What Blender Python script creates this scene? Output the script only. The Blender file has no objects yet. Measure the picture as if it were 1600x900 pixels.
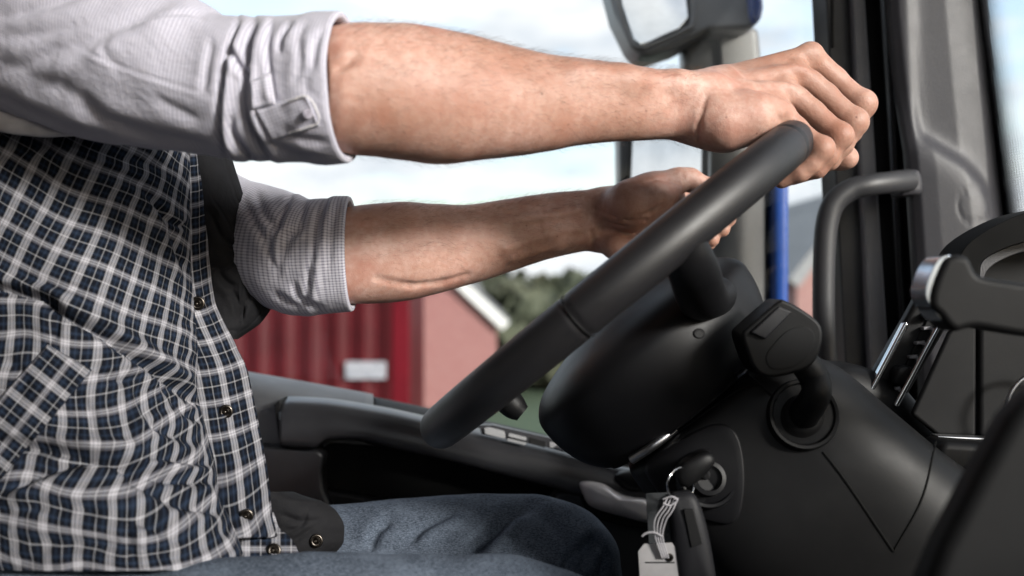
import bpy, bmesh, math, random
import numpy as np
from mathutils import Vector, Matrix
from mathutils.bvhtree import BVHTree

R_ = math.radians
SC = bpy.context.scene
COL = SC.collection
rng = np.random.default_rng(7)

# ------------------------------------------------------------------ camera, sky, sun, exposure
F = 1800.0            # focal length in photo pixels (1600 wide)
ZC = 2.30             # eye height above the yard: a truck cab
cam = bpy.data.cameras.new("camera")
cam.sensor_width = 36.0
cam.lens = 36.0 * F / 1600.0
cam.clip_start = 0.02
cam.clip_end = 3000
cam.dof.use_dof = True
cam.dof.focus_distance = 1.12
cam.dof.aperture_fstop = 4.0
camo = bpy.data.objects.new("camera", cam)
COL.objects.link(camo)
camo.location = (0, 0, ZC)
camo.rotation_euler = (R_(90), 0, 0)
SC.camera = camo

SUN_DIR = Vector((0.66, -0.66, 0.33)).normalized()      # towards the sun: front right, through windscreen and passenger side
EL = math.asin(SUN_DIR.z)
AZ = math.atan2(SUN_DIR.x, SUN_DIR.y)
SUN_POWER, SUN_ANGLE = 1.5, 11.0
SKY = 0.098
EXPOSURE = 2.0

world = bpy.data.worlds.new("World")
SC.world = world
world.use_nodes = True
nt = world.node_tree
nt.nodes.clear()
def WN(t, **k):
    n = nt.nodes.new(t)
    for a, b in k.items():
        setattr(n, a, b)
    return n
out = WN('ShaderNodeOutputWorld')
bg = WN('ShaderNodeBackground')
bg.inputs[1].default_value = SKY
sky = WN('ShaderNodeTexSky')
sky.sky_type = 'NISHITA'
sky.sun_disc = False
sky.sun_elevation = EL
sky.sun_rotation = AZ
sky.air_density = 1.0
sky.dust_density = 3.0
tc = WN('ShaderNodeTexCoord')
mp = WN('ShaderNodeMapping')
mp.inputs['Scale'].default_value = (1.0, 1.0, 2.6)
mp.inputs['Location'].default_value = (0.35, 0.1, 0.22)
noi = WN('ShaderNodeTexNoise')
noi.inputs['Scale'].default_value = 5.5
noi.inputs['Detail'].default_value = 9
noi.inputs['Roughness'].default_value = 0.55
rmp = WN('ShaderNodeValToRGB')
rmp.color_ramp.elements[0].position = 0.32
rmp.color_ramp.elements[1].position = 0.52
cl2 = WN('ShaderNodeTexNoise')
cl2.inputs['Scale'].default_value = 8.0
cl2.inputs['Detail'].default_value = 6
crp = WN('ShaderNodeValToRGB')
crp.color_ramp.elements[0].color = (1.45, 1.7, 2.0, 1)
crp.color_ramp.elements[1].color = (3.0, 3.02, 3.05, 1)
crp.color_ramp.elements[0].position = 0.3
crp.color_ramp.elements[1].position = 0.62
mix = WN('ShaderNodeMix', data_type='RGBA')
L = nt.links.new
L(tc.outputs['Generated'], mp.inputs['Vector'])
L(mp.outputs[0], noi.inputs['Vector'])
L(mp.outputs[0], cl2.inputs['Vector'])
L(noi.outputs['Fac'], rmp.inputs[0])
L(cl2.outputs['Fac'], crp.inputs[0])
L(rmp.outputs[0], mix.inputs['Factor'])
L(sky.outputs[0], mix.inputs['A'])
L(crp.outputs[0], mix.inputs['B'])
L(mix.outputs['Result'], bg.inputs[0])
L(bg.outputs[0], out.inputs[0])

sl = bpy.data.lights.new("sun", 'SUN')
sl.energy = SUN_POWER
sl.angle = R_(SUN_ANGLE)
sl.color = (1.0, 0.965, 0.92)
so = bpy.data.objects.new("sun", sl)
COL.objects.link(so)
so.rotation_euler = SUN_DIR.to_track_quat('Z', 'Y').to_euler()
so.location = (3, -3, 6)

SC.view_settings.view_transform = 'Standard'
SC.view_settings.look = 'None'
SC.view_settings.gamma = 1
SC.view_settings.use_curve_mapping = False
SC.view_settings.exposure = EXPOSURE
SC.render.engine = 'CYCLES'
SC.cycles.use_denoising = True
SC.cycles.max_bounces = 8
SC.cycles.transparent_max_bounces = 12

# ------------------------------------------------------------------ helpers
def P(px, py, d):
    """world point seen at photo pixel (px, py) at depth d (metres in front of the camera)"""
    return np.array([(px - 800.0) / F * d, d, ZC + (450.0 - py) / F * d])

def proj(V):
    V = np.asarray(V)
    return 800 + V[..., 0] / V[..., 1] * F, 450 - (V[..., 2] - ZC) / V[..., 1] * F

def tag(o, label=None, cat=None, group=None, kind=None):
    if label: o['label'] = label
    if cat: o['category'] = cat
    if group: o['group'] = group
    if kind: o['kind'] = kind
    return o

def thing(name, loc, label, cat, group=None):
    o = bpy.data.objects.new(name, None)
    o.empty_display_size = 0.05
    COL.objects.link(o)
    o.location = Vector([float(a) for a in loc])
    return tag(o, label, cat, group)

def link(name, me, mat, parent=None):
    o = bpy.data.objects.new(name, me)
    COL.objects.link(o)
    if mat is not None:
        me.materials.append(mat)
    if parent is not None:
        o.parent = parent
        p, root = parent, Vector((0, 0, 0))
        while p is not None:
            root += p.location + p.matrix_parent_inverse.translation
            p = p.parent
        o.matrix_parent_inverse = Matrix.Translation(-root)
    return o

def mesh(name, V, faces, mat, parent=None, smooth=True, uv=None, sharp=None):
    me = bpy.data.meshes.new(name)
    V = np.asarray(V, dtype=float).reshape(-1, 3)
    me.from_pydata(V.tolist(), [], [list(map(int, f)) for f in faces])
    if uv is not None:
        uvl = me.uv_layers.new(name="UVMap")
        idx = np.empty(len(me.loops), dtype=np.int32)
        me.loops.foreach_get("vertex_index", idx)
        uvl.data.foreach_set("uv", np.asarray(uv, dtype=np.float32).reshape(-1, 2)[idx].ravel())
    me.update()
    if smooth:
        me.polygons.foreach_set("use_smooth", [True] * len(me.polygons))
        if sharp is not None:
            me.set_sharp_from_angle(angle=R_(sharp))
    o = link(name, me, mat, parent)
    return o

def hermite(xs, ys, x):
    """smooth interpolation through points (no overshoot), ys may be (n,k)"""
    xs = np.asarray(xs, float); ys = np.asarray(ys, float)
    one = ys.ndim == 1
    if one: ys = ys[:, None]
    h = np.diff(xs)[:, None]; dl = np.diff(ys, axis=0) / h
    m = np.zeros_like(ys)
    m[0], m[-1] = dl[0], dl[-1]
    if len(xs) > 2:
        a, b = dl[:-1], dl[1:]
        same = (a * b) > 0
        den = np.where(same, a + b, 1)
        m[1:-1] = np.where(same, 2 * a * b / den, 0)
    x = np.clip(np.asarray(x, float), xs[0], xs[-1])
    i = np.clip(np.searchsorted(xs, x, side='right') - 1, 0, len(xs) - 2)
    t = ((x - xs[i]) / (xs[i + 1] - xs[i]))[..., None]
    hh = h[i]
    r = (ys[i] * (1 + 2 * t) * (1 - t) ** 2 + hh * m[i] * t * (1 - t) ** 2 +
         ys[i + 1] * t * t * (3 - 2 * t) + hh * m[i + 1] * t * t * (t - 1))
    return r[..., 0] if one else r

def catmull(pts, n=8, closed=False):
    pts = np.asarray(pts, float)
    if closed:
        q = np.vstack([pts[-1:], pts, pts[:2]])
    else:
        q = np.vstack([2 * pts[:1] - pts[1:2], pts, 2 * pts[-1:] - pts[-2:-1]])
    o = []
    t = np.linspace(0, 1, n, endpoint=False)[:, None]
    for i in range(1, len(q) - 2):
        a, b, c, d = q[i - 1], q[i], q[i + 1], q[i + 2]
        o.append(0.5 * (2 * b + (c - a) * t + (2 * a - 5 * b + 4 * c - d) * t * t + (3 * b - a - 3 * c + d) * t ** 3))
    if not closed:
        o.append(q[-2:-1])
    return np.vstack(o)

def gridfaces(nr, nc, close=False, flip=False):
    fs = []
    for i in range(nr - 1):
        for j in range(nc if close else nc - 1):
            k = (j + 1) % nc
            f = (i * nc + j, i * nc + k, (i + 1) * nc + k, (i + 1) * nc + j)
            fs.append(f[::-1] if flip else f)
    return fs

def sheet(name, V, mat, parent=None, uv=None, thick=0.0, close=False, flip=False, caps=False, sharp=None, subsurf=0):
    nr, nc = V.shape[:2]
    fs = gridfaces(nr, nc, close, flip)
    if caps:
        a, b = list(range(nc)), [(nr - 1) * nc + j for j in range(nc)]
        fs.append(a if flip else a[::-1]); fs.append(b[::-1] if flip else b)
    o = mesh(name, V, fs, mat, parent, uv=uv, sharp=sharp)
    if thick:
        m = o.modifiers.new("thick", 'SOLIDIFY'); m.thickness = thick; m.offset = -1
    if subsurf:
        m = o.modifiers.new("sub", 'SUBSURF'); m.levels = m.render_levels = subsurf
    return o

def facing(o):
    """make a sheet's normals face the camera"""
    me = o.data
    c = np.zeros(3); n = 0.0
    for p in me.polygons:
        ce = np.array(p.center) - np.array([0, 0, ZC])
        n += p.area * float(np.dot(ce / np.linalg.norm(ce), np.array(p.normal)))
    if n > 0:
        me.flip_normals()
    return o

def slab(name, poly, d, thick, mat, parent=None, bevel=0.003, curve=0, dfn=None, seg=3):
    """a solid plate: outline in photo pixels at depth d, extruded straight away from the camera"""
    if curve:
        poly = catmull(poly, curve, True)
    poly = np.asarray(poly, float)
    n = len(poly)
    fr = np.array([P(a, b, d if dfn is None else dfn(a, b)) for a, b in poly])
    V = np.vstack([fr, fr + np.array([0, thick, 0])])
    area = 0.5 * np.sum(poly[:, 0] * np.roll(poly[:, 1], -1) - np.roll(poly[:, 0], -1) * poly[:, 1])
    fs = [list(range(n)), list(range(2 * n - 1, n - 1, -1))] + [(i, n + i, n + (i + 1) % n, (i + 1) % n) for i in range(n)]
    if area < 0:
        fs = [f[::-1] for f in fs]
    o = mesh(name, V, fs, mat, parent, smooth=False)
    bm = bmesh.new(); bm.from_mesh(o.data)
    bmesh.ops.recalc_face_normals(bm, faces=bm.faces)
    bm.to_mesh(o.data); bm.free()
    if bevel:
        m = o.modifiers.new("bevel", 'BEVEL'); m.width = bevel; m.segments = seg; m.limit_method = 'ANGLE'; m.angle_limit = R_(35)
        o.data.polygons.foreach_set("use_smooth", [True] * len(o.data.polygons))
        m.harden_normals = False
        w = o.modifiers.new("wn", 'WEIGHTED_NORMAL'); w.keep_sharp = True
    return o

def pillow(name, poly, d, bulge, thick, mat, parent=None, curve=6, tilt=(0, 0), pw=0.5):
    """rounded solid from a star-shaped outline: bulges towards the camera, flat behind"""
    if curve: poly = catmull(poly, curve, True)
    poly = np.asarray(poly, float); c = poly.mean(0)
    n = len(poly); rows = []
    for k in np.linspace(1, 0.03, 10):
        z = bulge * (1 - k ** 2.2) ** pw
        q = c + (poly - c) * k
        rows.append([P(a, b, d - z + tilt[0] * (a - c[0]) + tilt[1] * (b - c[1])) for a, b in q])
    V = np.array(rows)
    back = V[0] + np.array([0, thick, 0])
    V = np.concatenate([back[None], V])
    o = sheet(name, V, mat, parent, close=True, caps=True)
    bm = bmesh.new(); bm.from_mesh(o.data); bmesh.ops.recalc_face_normals(bm, faces=bm.faces); bm.to_mesh(o.data); bm.free()
    return o

def tube(name, pts, r, mat, parent=None, n=16, smooth_pts=8, caps=True, flat=None, twist=None):
    """tube along world points; r may be a list"""
    pts = np.asarray(pts, float)
    r = np.broadcast_to(np.asarray(r, float), (len(pts),))
    if smooth_pts:
        q = catmull(np.hstack([pts, r[:, None]]), smooth_pts)
        pts, r = q[:, :3], q[:, 3]
    T = np.gradient(pts, axis=0); T /= np.linalg.norm(T, axis=1)[:, None]
    up = np.array([0.13, 0.9, 0.4]); rows = []
    a = np.linspace(0, 2 * np.pi, n, endpoint=False)
    prev = None
    for p, t, rr in zip(pts, T, r):
        if prev is None:
            s = np.cross(t, up)
            if np.linalg.norm(s) < 0.1: s = np.cross(t, np.array([1, 0, 0]))
        else:
            s = prev - t * np.dot(prev, t)
        s /= np.linalg.norm(s); prev = s
        b = np.cross(t, s)
        f = 1.0 if flat is None else flat
        rows.append(p + rr * (np.cos(a)[:, None] * s + f * np.sin(a)[:, None] * b))
    o = sheet(name, np.array(rows), mat, parent, close=True, caps=caps, sharp=50)
    bm = bmesh.new(); bm.from_mesh(o.data); bmesh.ops.recalc_face_normals(bm, faces=bm.faces); bm.to_mesh(o.data); bm.free()
    return o

def boxm(name, lo, hi, mat, parent=None, bevel=0.0):
    (x0, y0, z0), (x1, y1, z1) = lo, hi
    V = [(x0,y0,z0),(x1,y0,z0),(x1,y1,z0),(x0,y1,z0),(x0,y0,z1),(x1,y0,z1),(x1,y1,z1),(x0,y1,z1)]
    fs = [(0,3,2,1),(4,5,6,7),(0,1,5,4),(1,2,6,5),(2,3,7,6),(3,0,4,7)]
    o = mesh(name, V, fs, mat, parent, smooth=False)
    if bevel:
        m = o.modifiers.new("bevel", 'BEVEL'); m.width = bevel; m.segments = 2
    return o

# creases: sculpt folds into cloth along lines given where the photo shows them
def segdist(px, py, line):
    line = np.asarray(line, float)
    best = np.full(px.shape, 1e9); sg = np.zeros(px.shape); tt = np.zeros(px.shape)
    n = len(line) - 1
    for i in range(n):
        a, b = line[i], line[i + 1]; ab = b - a; l2 = ab @ ab
        h = np.clip(((px - a[0]) * ab[0] + (py - a[1]) * ab[1]) / l2, 0, 1)
        dx = px - a[0] - ab[0] * h; dy = py - a[1] - ab[1] * h
        dd = np.hypot(dx, dy)
        m = dd < best
        best = np.where(m, dd, best)
        sg = np.where(m, np.sign(ab[0] * dy - ab[1] * dx), sg)
        tt = np.where(m, (i + h) / n, tt)
    return best, sg, tt

def folds(px, py, items):
    """items: (line, depth mm, width px, one_sided) -> displacement along normal in metres"""
    o = np.zeros(px.shape)
    for line, amp, w, side in items:
        ln = catmull(np.asarray(line, float), 5) if len(line) > 2 else np.asarray(line, float)
        d, s, t = segdist(px, py, ln)
        fade = np.clip(np.minimum(t, 1 - t) / 0.18, 0, 1) ** 0.7 if len(line) > 1 else 1
        endf = 0.25 + 0.75 * fade
        valley = -np.exp(-(d / w) ** 2)
        if side == 0:
            ridge = 0.45 * np.exp(-((d - 2.2 * w) / (1.5 * w)) ** 2)
        else:
            ridge = 0.8 * np.exp(-((d * s * side - 2.0 * w) / (1.6 * w)) ** 2)
        o += amp * 0.001 * endf * (valley + ridge)
    return o

def vnormals(V):
    du = np.gradient(V, axis=1); dv = np.gradient(V, axis=0)
    n = np.cross(du, dv); n /= np.linalg.norm(n, axis=2)[..., None] + 1e-12
    return n

def noise2(u, v, seed=0, octs=3):
    """cheap smooth noise from sines"""
    r = np.random.default_rng(seed); o = np.zeros(np.broadcast(u, v).shape); a = 1.0; f = 1.0
    for k in range(octs):
        for q in range(4):
            an = r.uniform(0, 6.28); ph = r.uniform(0, 6.28)
            o += a * np.sin(f * (u * math.cos(an) + v * math.sin(an)) + ph + 0.8 * np.sin(f * 0.7 * (u * math.sin(an) - v * math.cos(an)) + ph * 2))
        a *= 0.55; f *= 1.9
    return o / 4

# signed-distance modelling for organic shapes, meshed with surface nets
class Field:
    def __init__(self, lo, hi, h):
        self.lo = np.asarray(lo, float); self.h = h
        self.n = np.ceil((np.asarray(hi) - self.lo) / h).astype(int) + 1
        self.g = np.full(self.n, 0.05, dtype=np.float32)
    def box(self, lo, hi):
        a = np.clip(np.floor((lo - self.lo) / self.h).astype(int), 0, self.n)
        b = np.clip(np.ceil((hi - self.lo) / self.h).astype(int) + 1, 0, self.n)
        return tuple(slice(i, j) for i, j in zip(a, b))
    def coords(self, sl):
        ax = [(self.lo[k] + self.h * np.arange(sl[k].start, sl[k].stop)).astype(np.float32) for k in range(3)]
        return ax[0][:, None, None], ax[1][None, :, None], ax[2][None, None, :]
    def put(self, d, sl, k, sub=False):
        g = self.g[sl]
        if sub:
            d = -d
            hh = np.clip(k - np.abs(g - d), 0, None) / k
            self.g[sl] = np.maximum(g, d) + hh * hh * k * 0.25
        else:
            hh = np.clip(k - np.abs(g - d), 0, None) / k
            self.g[sl] = np.minimum(g, d) - hh * hh * k * 0.25
    def cone(self, a, b, r1, r2, k=0.004, sub=False):
        a, b = np.asarray(a, float), np.asarray(b, float)
        m = max(r1, r2) + k + 3 * self.h + 0.004
        sl = self.box(np.minimum(a, b) - m, np.maximum(a, b) + m)
        if any(s.stop <= s.start for s in sl): return
        X, Y, Z = self.coords(sl)
        ba = b - a; l2 = max(ba @ ba, 1e-12)
        h = np.clip(((X - a[0]) * ba[0] + (Y - a[1]) * ba[1] + (Z - a[2]) * ba[2]) / l2, 0, 1)
        d = np.sqrt((X - a[0] - ba[0] * h) ** 2 + (Y - a[1] - ba[1] * h) ** 2 + (Z - a[2] - ba[2] * h) ** 2) - (r1 + (r2 - r1) * h)
        self.put(d, sl, k, sub)
    def ell(self, c, r, k=0.004, sub=False, M=None):
        c = np.asarray(c, float); r = np.asarray(r, float)
        m = r.max() + k + 3 * self.h
        sl = self.box(c - m, c + m)
        if any(s.stop <= s.start for s in sl): return
        X, Y, Z = self.coords(sl)
        x, y, z = X - c[0], Y - c[1], Z - c[2]
        if M is not None:
            M = np.asarray(M)
            x, y, z = (M[0, 0] * x + M[0, 1] * y + M[0, 2] * z, M[1, 0] * x + M[1, 1] * y + M[1, 2] * z, M[2, 0] * x + M[2, 1] * y + M[2, 2] * z)
        q = np.sqrt((x / r[0]) ** 2 + (y / r[1]) ** 2 + (z / r[2]) ** 2)
        q2 = np.sqrt((x / r[0] ** 2) ** 2 + (y / r[1] ** 2) ** 2 + (z / r[2] ** 2) ** 2)
        self.put(q * (q - 1) / np.maximum(q2, 1e-9), sl, k, sub)
    def chain(self, pts, rs, k=0.004, sub=False):
        for i in range(len(pts) - 1):
            self.cone(pts[i], pts[i + 1], rs[i], rs[i + 1], k, sub)
    def merge(self, other, k):
        hh = np.clip(k - np.abs(self.g - other.g), 0, None) / k
        self.g = np.minimum(self.g, other.g) - hh * hh * k * 0.25
    def like(self):
        f = Field.__new__(Field); f.lo, f.h, f.n = self.lo, self.h, self.n
        f.g = np.full(self.n, 0.05, dtype=np.float32); return f
    def depth(self, px, py, d0=0.7, d1=1.45):
        t = np.arange(d0, d1, self.h * 0.5)
        q = np.stack([(px - 800) / F * t, t, ZC + (450 - py) / F * t], -1)
        i = np.round((q - self.lo) / self.h).astype(int)
        ok = np.all((i >= 0) & (i < self.n), axis=1)
        v = np.where(ok, self.g[tuple(np.clip(i, 0, self.n - 1).T)], 1)
        k = np.argmax(v < 0)
        return t[k] if v[k] < 0 else None
    def on(self, pts, rs, k, sub=False, lift=0.0):
        """raised (or sunk) line on the surface seen at photo pixels"""
        q, r = [], []
        for (a, b), w in zip(pts, rs):
            d = self.depth(a, b)
            if d is not None:
                q.append(P(a, b, d - lift)); r.append(w)
        for i in range(len(q) - 1):
            self.cone(q[i], q[i + 1], r[i], r[i + 1], k, sub)
    def net(self):
        g = self.g; ins = g < 0
        nx, ny, nz = g.shape
        c = np.zeros((nx - 1, ny - 1, nz - 1), np.int8)
        for i in (0, 1):
            for j in (0, 1):
                for k in (0, 1):
                    c += ins[i:nx - 1 + i, j:ny - 1 + j, k:nz - 1 + k]
        act = np.argwhere((c > 0) & (c < 8))
        idx = np.full(c.shape, -1, np.int64); idx[tuple(act.T)] = np.arange(len(act))
        acc = np.zeros((len(act), 3)); cnt = np.zeros(len(act))
        cor = [(i, j, k) for i in (0, 1) for j in (0, 1) for k in (0, 1)]
        for a in cor:
            for b in cor:
                if sum(b) - sum(a) == 1 and sum(abs(x - y) for x, y in zip(a, b)) == 1:
                    ga = g[tuple((act + a).T)]; gb = g[tuple((act + b).T)]
                    m = (ga < 0) != (gb < 0)
                    t = np.where(m, ga / np.where(m, ga - gb, 1), 0)
                    p = np.asarray(a) + t[:, None] * (np.asarray(b) - np.asarray(a))
                    acc += np.where(m[:, None], p, 0); cnt += m
        V = self.lo + self.h * (act + acc / cnt[:, None])
        faces = []
        for ax in range(3):
            s0 = [slice(1, -1)] * 3; s0[ax] = slice(0, -1)
            s1 = [slice(1, -1)] * 3; s1[ax] = slice(1, None)
            A, B = ins[tuple(s0)], ins[tuple(s1)]
            e = np.argwhere(A != B)
            off = np.array([1, 1, 1]); off[ax] = 0
            base = e + off
            u, v = [(1, 2), (2, 0), (0, 1)][ax]
            du = np.zeros(3, int); du[u] = 1
            dv = np.zeros(3, int); dv[v] = 1
            q = np.stack([idx[tuple((base - du - dv).T)], idx[tuple((base - dv).T)], idx[tuple(base.T)], idx[tuple((base - du).T)]], 1)
            fl = ~A[tuple(e.T)]
            q[fl] = q[fl][:, ::-1]
            faces.append(q)
        return V, np.vstack(faces)

def relax(V, Fq, it=2, lam=0.5):
    n = len(V)
    e = np.vstack([Fq[:, [0, 1]], Fq[:, [1, 2]], Fq[:, [2, 3]], Fq[:, [3, 0]]])
    for k in range(it):
        s = np.zeros_like(V); c = np.zeros(n)
        for a, b in ((0, 1), (1, 0)):
            for ax in range(3):
                s[:, ax] += np.bincount(e[:, a], V[e[:, b], ax], n)
            c += np.bincount(e[:, a], minlength=n)
        V = V + lam * (s / np.maximum(c, 1)[:, None] - V)
    return V

def fnormals(V, Fq):
    n = np.cross(V[Fq[:, 2]] - V[Fq[:, 0]], V[Fq[:, 3]] - V[Fq[:, 1]])
    N = np.zeros_like(V)
    for k in range(4):
        for ax in range(3):
            N[:, ax] += np.bincount(Fq[:, k], n[:, ax], len(V))
    return N / (np.linalg.norm(N, axis=1)[:, None] + 1e-12)

# ------------------------------------------------------------------ materials
class Mat:
    def __init__(self, name):
        self.m = bpy.data.materials.new(name); self.m.use_nodes = True
        self.t = self.m.node_tree
        self.b = self.t.nodes['Principled BSDF']
        self.out = self.t.nodes['Material Output']
    def n(self, typ, **k):
        x = self.t.nodes.new(typ)
        for a, b in k.items(): setattr(x, a, b)
        return x
    def l(self, a, b): self.t.links.new(a, b)
    def set(self, **k):
        for a, v in k.items():
            self.b.inputs[a.replace('_', ' ')].default_value = v
        return self
    def coord(self, kind='Object'):
        c = self.n('ShaderNodeTexCoord'); return c.outputs[kind]
    def noise(self, scale, detail=4, rough=0.5, vec=None, dist=0.0):
        x = self.n('ShaderNodeTexNoise'); x.inputs['Scale'].default_value = scale
        x.inputs['Detail'].default_value = detail; x.inputs['Roughness'].default_value = rough
        x.inputs['Distortion'].default_value = dist
        self.l(vec if vec is not None else self.coord(), x.inputs['Vector'])
        return x.outputs['Fac']
    def ramp(self, fac, stops, interp='LINEAR'):
        r = self.n('ShaderNodeValToRGB'); cr = r.color_ramp; cr.interpolation = interp
        while len(cr.elements) < len(stops): cr.elements.new(0.5)
        for e, (p, c) in zip(cr.elements, stops):
            e.position = p; e.color = tuple(c) + (1,) if len(c) == 3 else c
        self.l(fac, r.inputs[0]); return r.outputs[0]
    def math(self, op, a, b=None, c=None):
        x = self.n('ShaderNodeMath', operation=op)
        for i, v in enumerate((a, b, c)):
            if v is None: continue
            if isinstance(v, (int, float)): x.inputs[i].default_value = v
            else: self.l(v, x.inputs[i])
        return x.outputs[0]
    def mixc(self, fac, a, b, blend='MIX'):
        x = self.n('ShaderNodeMix', data_type='RGBA', blend_type=blend)
        for s, v in (('Factor', fac), ('A', a), ('B', b)):
            if isinstance(v, (int, float)): x.inputs[s].default_value = v
            elif isinstance(v, tuple): x.inputs[s].default_value = v + (1,) if len(v) == 3 else v
            else: self.l(v, x.inputs[s])
        return x.outputs['Result']
    def bump(self, h, strength=0.3, dist=0.001, prev=None):
        x = self.n('ShaderNodeBump'); x.inputs['Strength'].default_value = strength; x.inputs['Distance'].default_value = dist
        self.l(h, x.inputs['Height'])
        if prev is not None: self.l(prev, x.inputs['Normal'])
        self.l(x.outputs[0], self.b.inputs['Normal']); return x.outputs[0]
    def color(self, c): self.l(c, self.b.inputs['Base Color'])

def plastic(name, col, rough=0.5, grain=900, gs=0.25, var=0.15, spec=0.5, coarse=None):
    if max(col) < 0.013: spec = 0.22
    m = Mat(name); m.set(Roughness=rough, Specular_IOR_Level=spec)
    v = m.noise(7, 3)
    lo = tuple(c * (1 - var) for c in col); hi = tuple(c * (1 + var) for c in col)
    sp = m.ramp(m.noise(55, 6, 0.75), [(0.52, (0,) * 3), (0.8, (0.35,) * 3)])      # dust and light wear
    m.color(m.mixc(sp, m.ramp(v, [(0.3, lo), (0.7, hi)]), tuple(c * 1.6 + 0.004 for c in col)))
    rr = m.noise(18, 5, 0.6)
    q = m.n('ShaderNodeMapRange'); q.inputs['To Min'].default_value = rough - 0.12; q.inputs['To Max'].default_value = rough + 0.12
    m.l(rr, q.inputs['Value']); m.l(q.outputs[0], m.b.inputs['Roughness'])
    if grain:
        g = m.noise(grain, 2, 0.5)
        b = m.bump(g, gs, 0.0006)
    return m.m

M = {}
M['dark'] = plastic('dark_plastic', (0.010, 0.010, 0.012), 0.52, 1100, 0.25)
M['soft'] = plastic('soft_black_plastic', (0.0045, 0.0045, 0.005), 0.5, 1500, 0.15)
M['hubm'] = plastic('hub_plastic', (0.006, 0.006, 0.007), 0.45, 1600, 0.12)
M['pillar'] = plastic('grained_grey_plastic', (0.034, 0.0335, 0.039), 0.48, 700, 0.6)
M['doorg'] = plastic('skylit_door_plastic', (0.10, 0.103, 0.11), 0.42, 800, 0.4)  # paler than the rest of the door, painting in sky light on the sill
M['doors'] = plastic('door_smooth_plastic', (0.026, 0.026, 0.029), 0.34, 1500, 0.12)
M['rubber'] = plastic('rubber', (0.005, 0.005, 0.0055), 0.6, 600, 0.1)
M['leather'] = plastic('wheel_leather', (0.012, 0.0115, 0.013), 0.46, 1300, 0.3)
M['gap'] = plastic('black_joint_pocket_shade', (0.002, 0.002, 0.002), 0.9, 0)  # matte black of joints and hood; also paints the shaded door pocket
M['bluep'] = plastic('blue_paint', (0.016, 0.060, 0.26), 0.3, 0)
M['mirrorh'] = plastic('mirror_housing_plastic', (0.12, 0.12, 0.118), 0.42, 500, 0.25)  # dark grey housing, lightened to paint in the sun glare
M['palegrey'] = plastic('pale_grey_plastic', (0.30, 0.30, 0.29), 0.5, 400, 0.2)
M['switch'] = plastic('switch_plastic', (0.26, 0.26, 0.265), 0.35, 1500, 0.1)

def metal(name, col, rough=0.2, bump=0):
    m = Mat(name); m.set(Metallic=1.0, Roughness=rough)
    v = m.noise(30, 4); m.color(m.ramp(v, [(0.3, tuple(c * 0.85 for c in col)), (0.7, col)]))
    if bump: m.bump(m.noise(300, 3), bump, 0.0005)
    return m.m
M['sleeve_plastic'] = plastic('dark_clear_plastic', (0.035, 0.037, 0.04), 0.25, 0)
M['chrome'] = metal('chrome', (0.75, 0.76, 0.78), 0.14)
M['satin'] = metal('satin_metal', (0.55, 0.55, 0.56), 0.3)
M['handle_metal'] = metal('satin_silver', (0.72, 0.69, 0.70), 0.34); M['handle_metal'].node_tree.nodes['Principled BSDF'].inputs['Metallic'].default_value = 0.35
M['tip_metal'] = metal('cool_tip_metal', (0.55, 0.62, 0.72), 0.22)
M['brass'] = metal('dark_brass', (0.075, 0.066, 0.058), 0.3)
M['frame'] = plastic('frame_grey_plastic', (0.20, 0.197, 0.21), 0.5, 700, 0.4)
M['frame_dark'] = plastic('frame_dark_plastic', (0.028, 0.028, 0.031), 0.5, 700, 0.4)
M['mirror'] = metal('mirror_glass', (0.8, 0.82, 0.83), 0.03)

def glass(name, tint=(0.97, 0.985, 0.98), refl=0.06):
    m = Mat(name); m.t.nodes.remove(m.b)
    t = m.n('ShaderNodeBsdfTransparent'); t.inputs[0].default_value = tint + (1,)
    g = m.n('ShaderNodeBsdfGlossy'); g.inputs['Roughness'].default_value = 0.02
    lw = m.n('ShaderNodeFresnel'); lw.inputs[0].default_value = 1.35
    s = m.n('ShaderNodeMixShader'); m.l(lw.outputs[0], s.inputs[0]); m.l(t.outputs[0], s.inputs[1]); m.l(g.outputs[0], s.inputs[2])
    m.l(s.outputs[0], m.out.inputs[0]); return m.m
M['glass'] = glass('window_glass')

def skin(name, base, red, dark):
    m = Mat(name); m.set(Roughness=0.48, Specular_IOR_Level=0.38, Subsurface_Weight=0.18, Subsurface_Scale=0.006)
    m.b.inputs['Subsurface Radius'].default_value = (1.0, 0.35, 0.2)
    a = m.noise(22, 5, 0.6); b = m.noise(160, 4, 0.6); c = m.noise(9, 3, 0.5)
    col = m.ramp(a, [(0.32, red), (0.52, base), (0.72, tuple(min(1, x * 1.12) for x in base))])
    col = m.mixc(m.ramp(b, [(0.38, (0.55,) * 3), (0.62, (0,) * 3)]), col, red)
    col = m.mixc(m.ramp(c, [(0.42, (0.55,) * 3), (0.62, (0,) * 3)]), col, dark)
    # small moles
    vo = m.n('ShaderNodeTexVoronoi'); vo.inputs['Scale'].default_value = 34; m.l(m.coord(), vo.inputs['Vector'])
    mole = m.ramp(vo.outputs['Distance'], [(0.02, (0.75,) * 3), (0.05, (0,) * 3)])
    col = m.mixc(mole, col, (0.13, 0.06, 0.04))
    m.color(col)
    vv = m.n('ShaderNodeTexVoronoi'); vv.inputs['Scale'].default_value = 900; m.l(m.coord(), vv.inputs['Vector'])
    b1 = m.bump(vv.outputs['Distance'], 0.28, 0.0006)
    b2 = m.bump(m.noise(330, 4, 0.7), 0.3, 0.0008, b1)
    m.bump(m.noise(80, 5, 0.65), 0.35, 0.002, b2)
    return m.m
M['skin'] = skin('skin', (0.53, 0.34, 0.28), (0.42, 0.205, 0.155), (0.28, 0.14, 0.09))

def fract(m, x, p):
    return m.math('FRACT', m.math('MULTIPLY', x, 1.0 / p))

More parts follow.
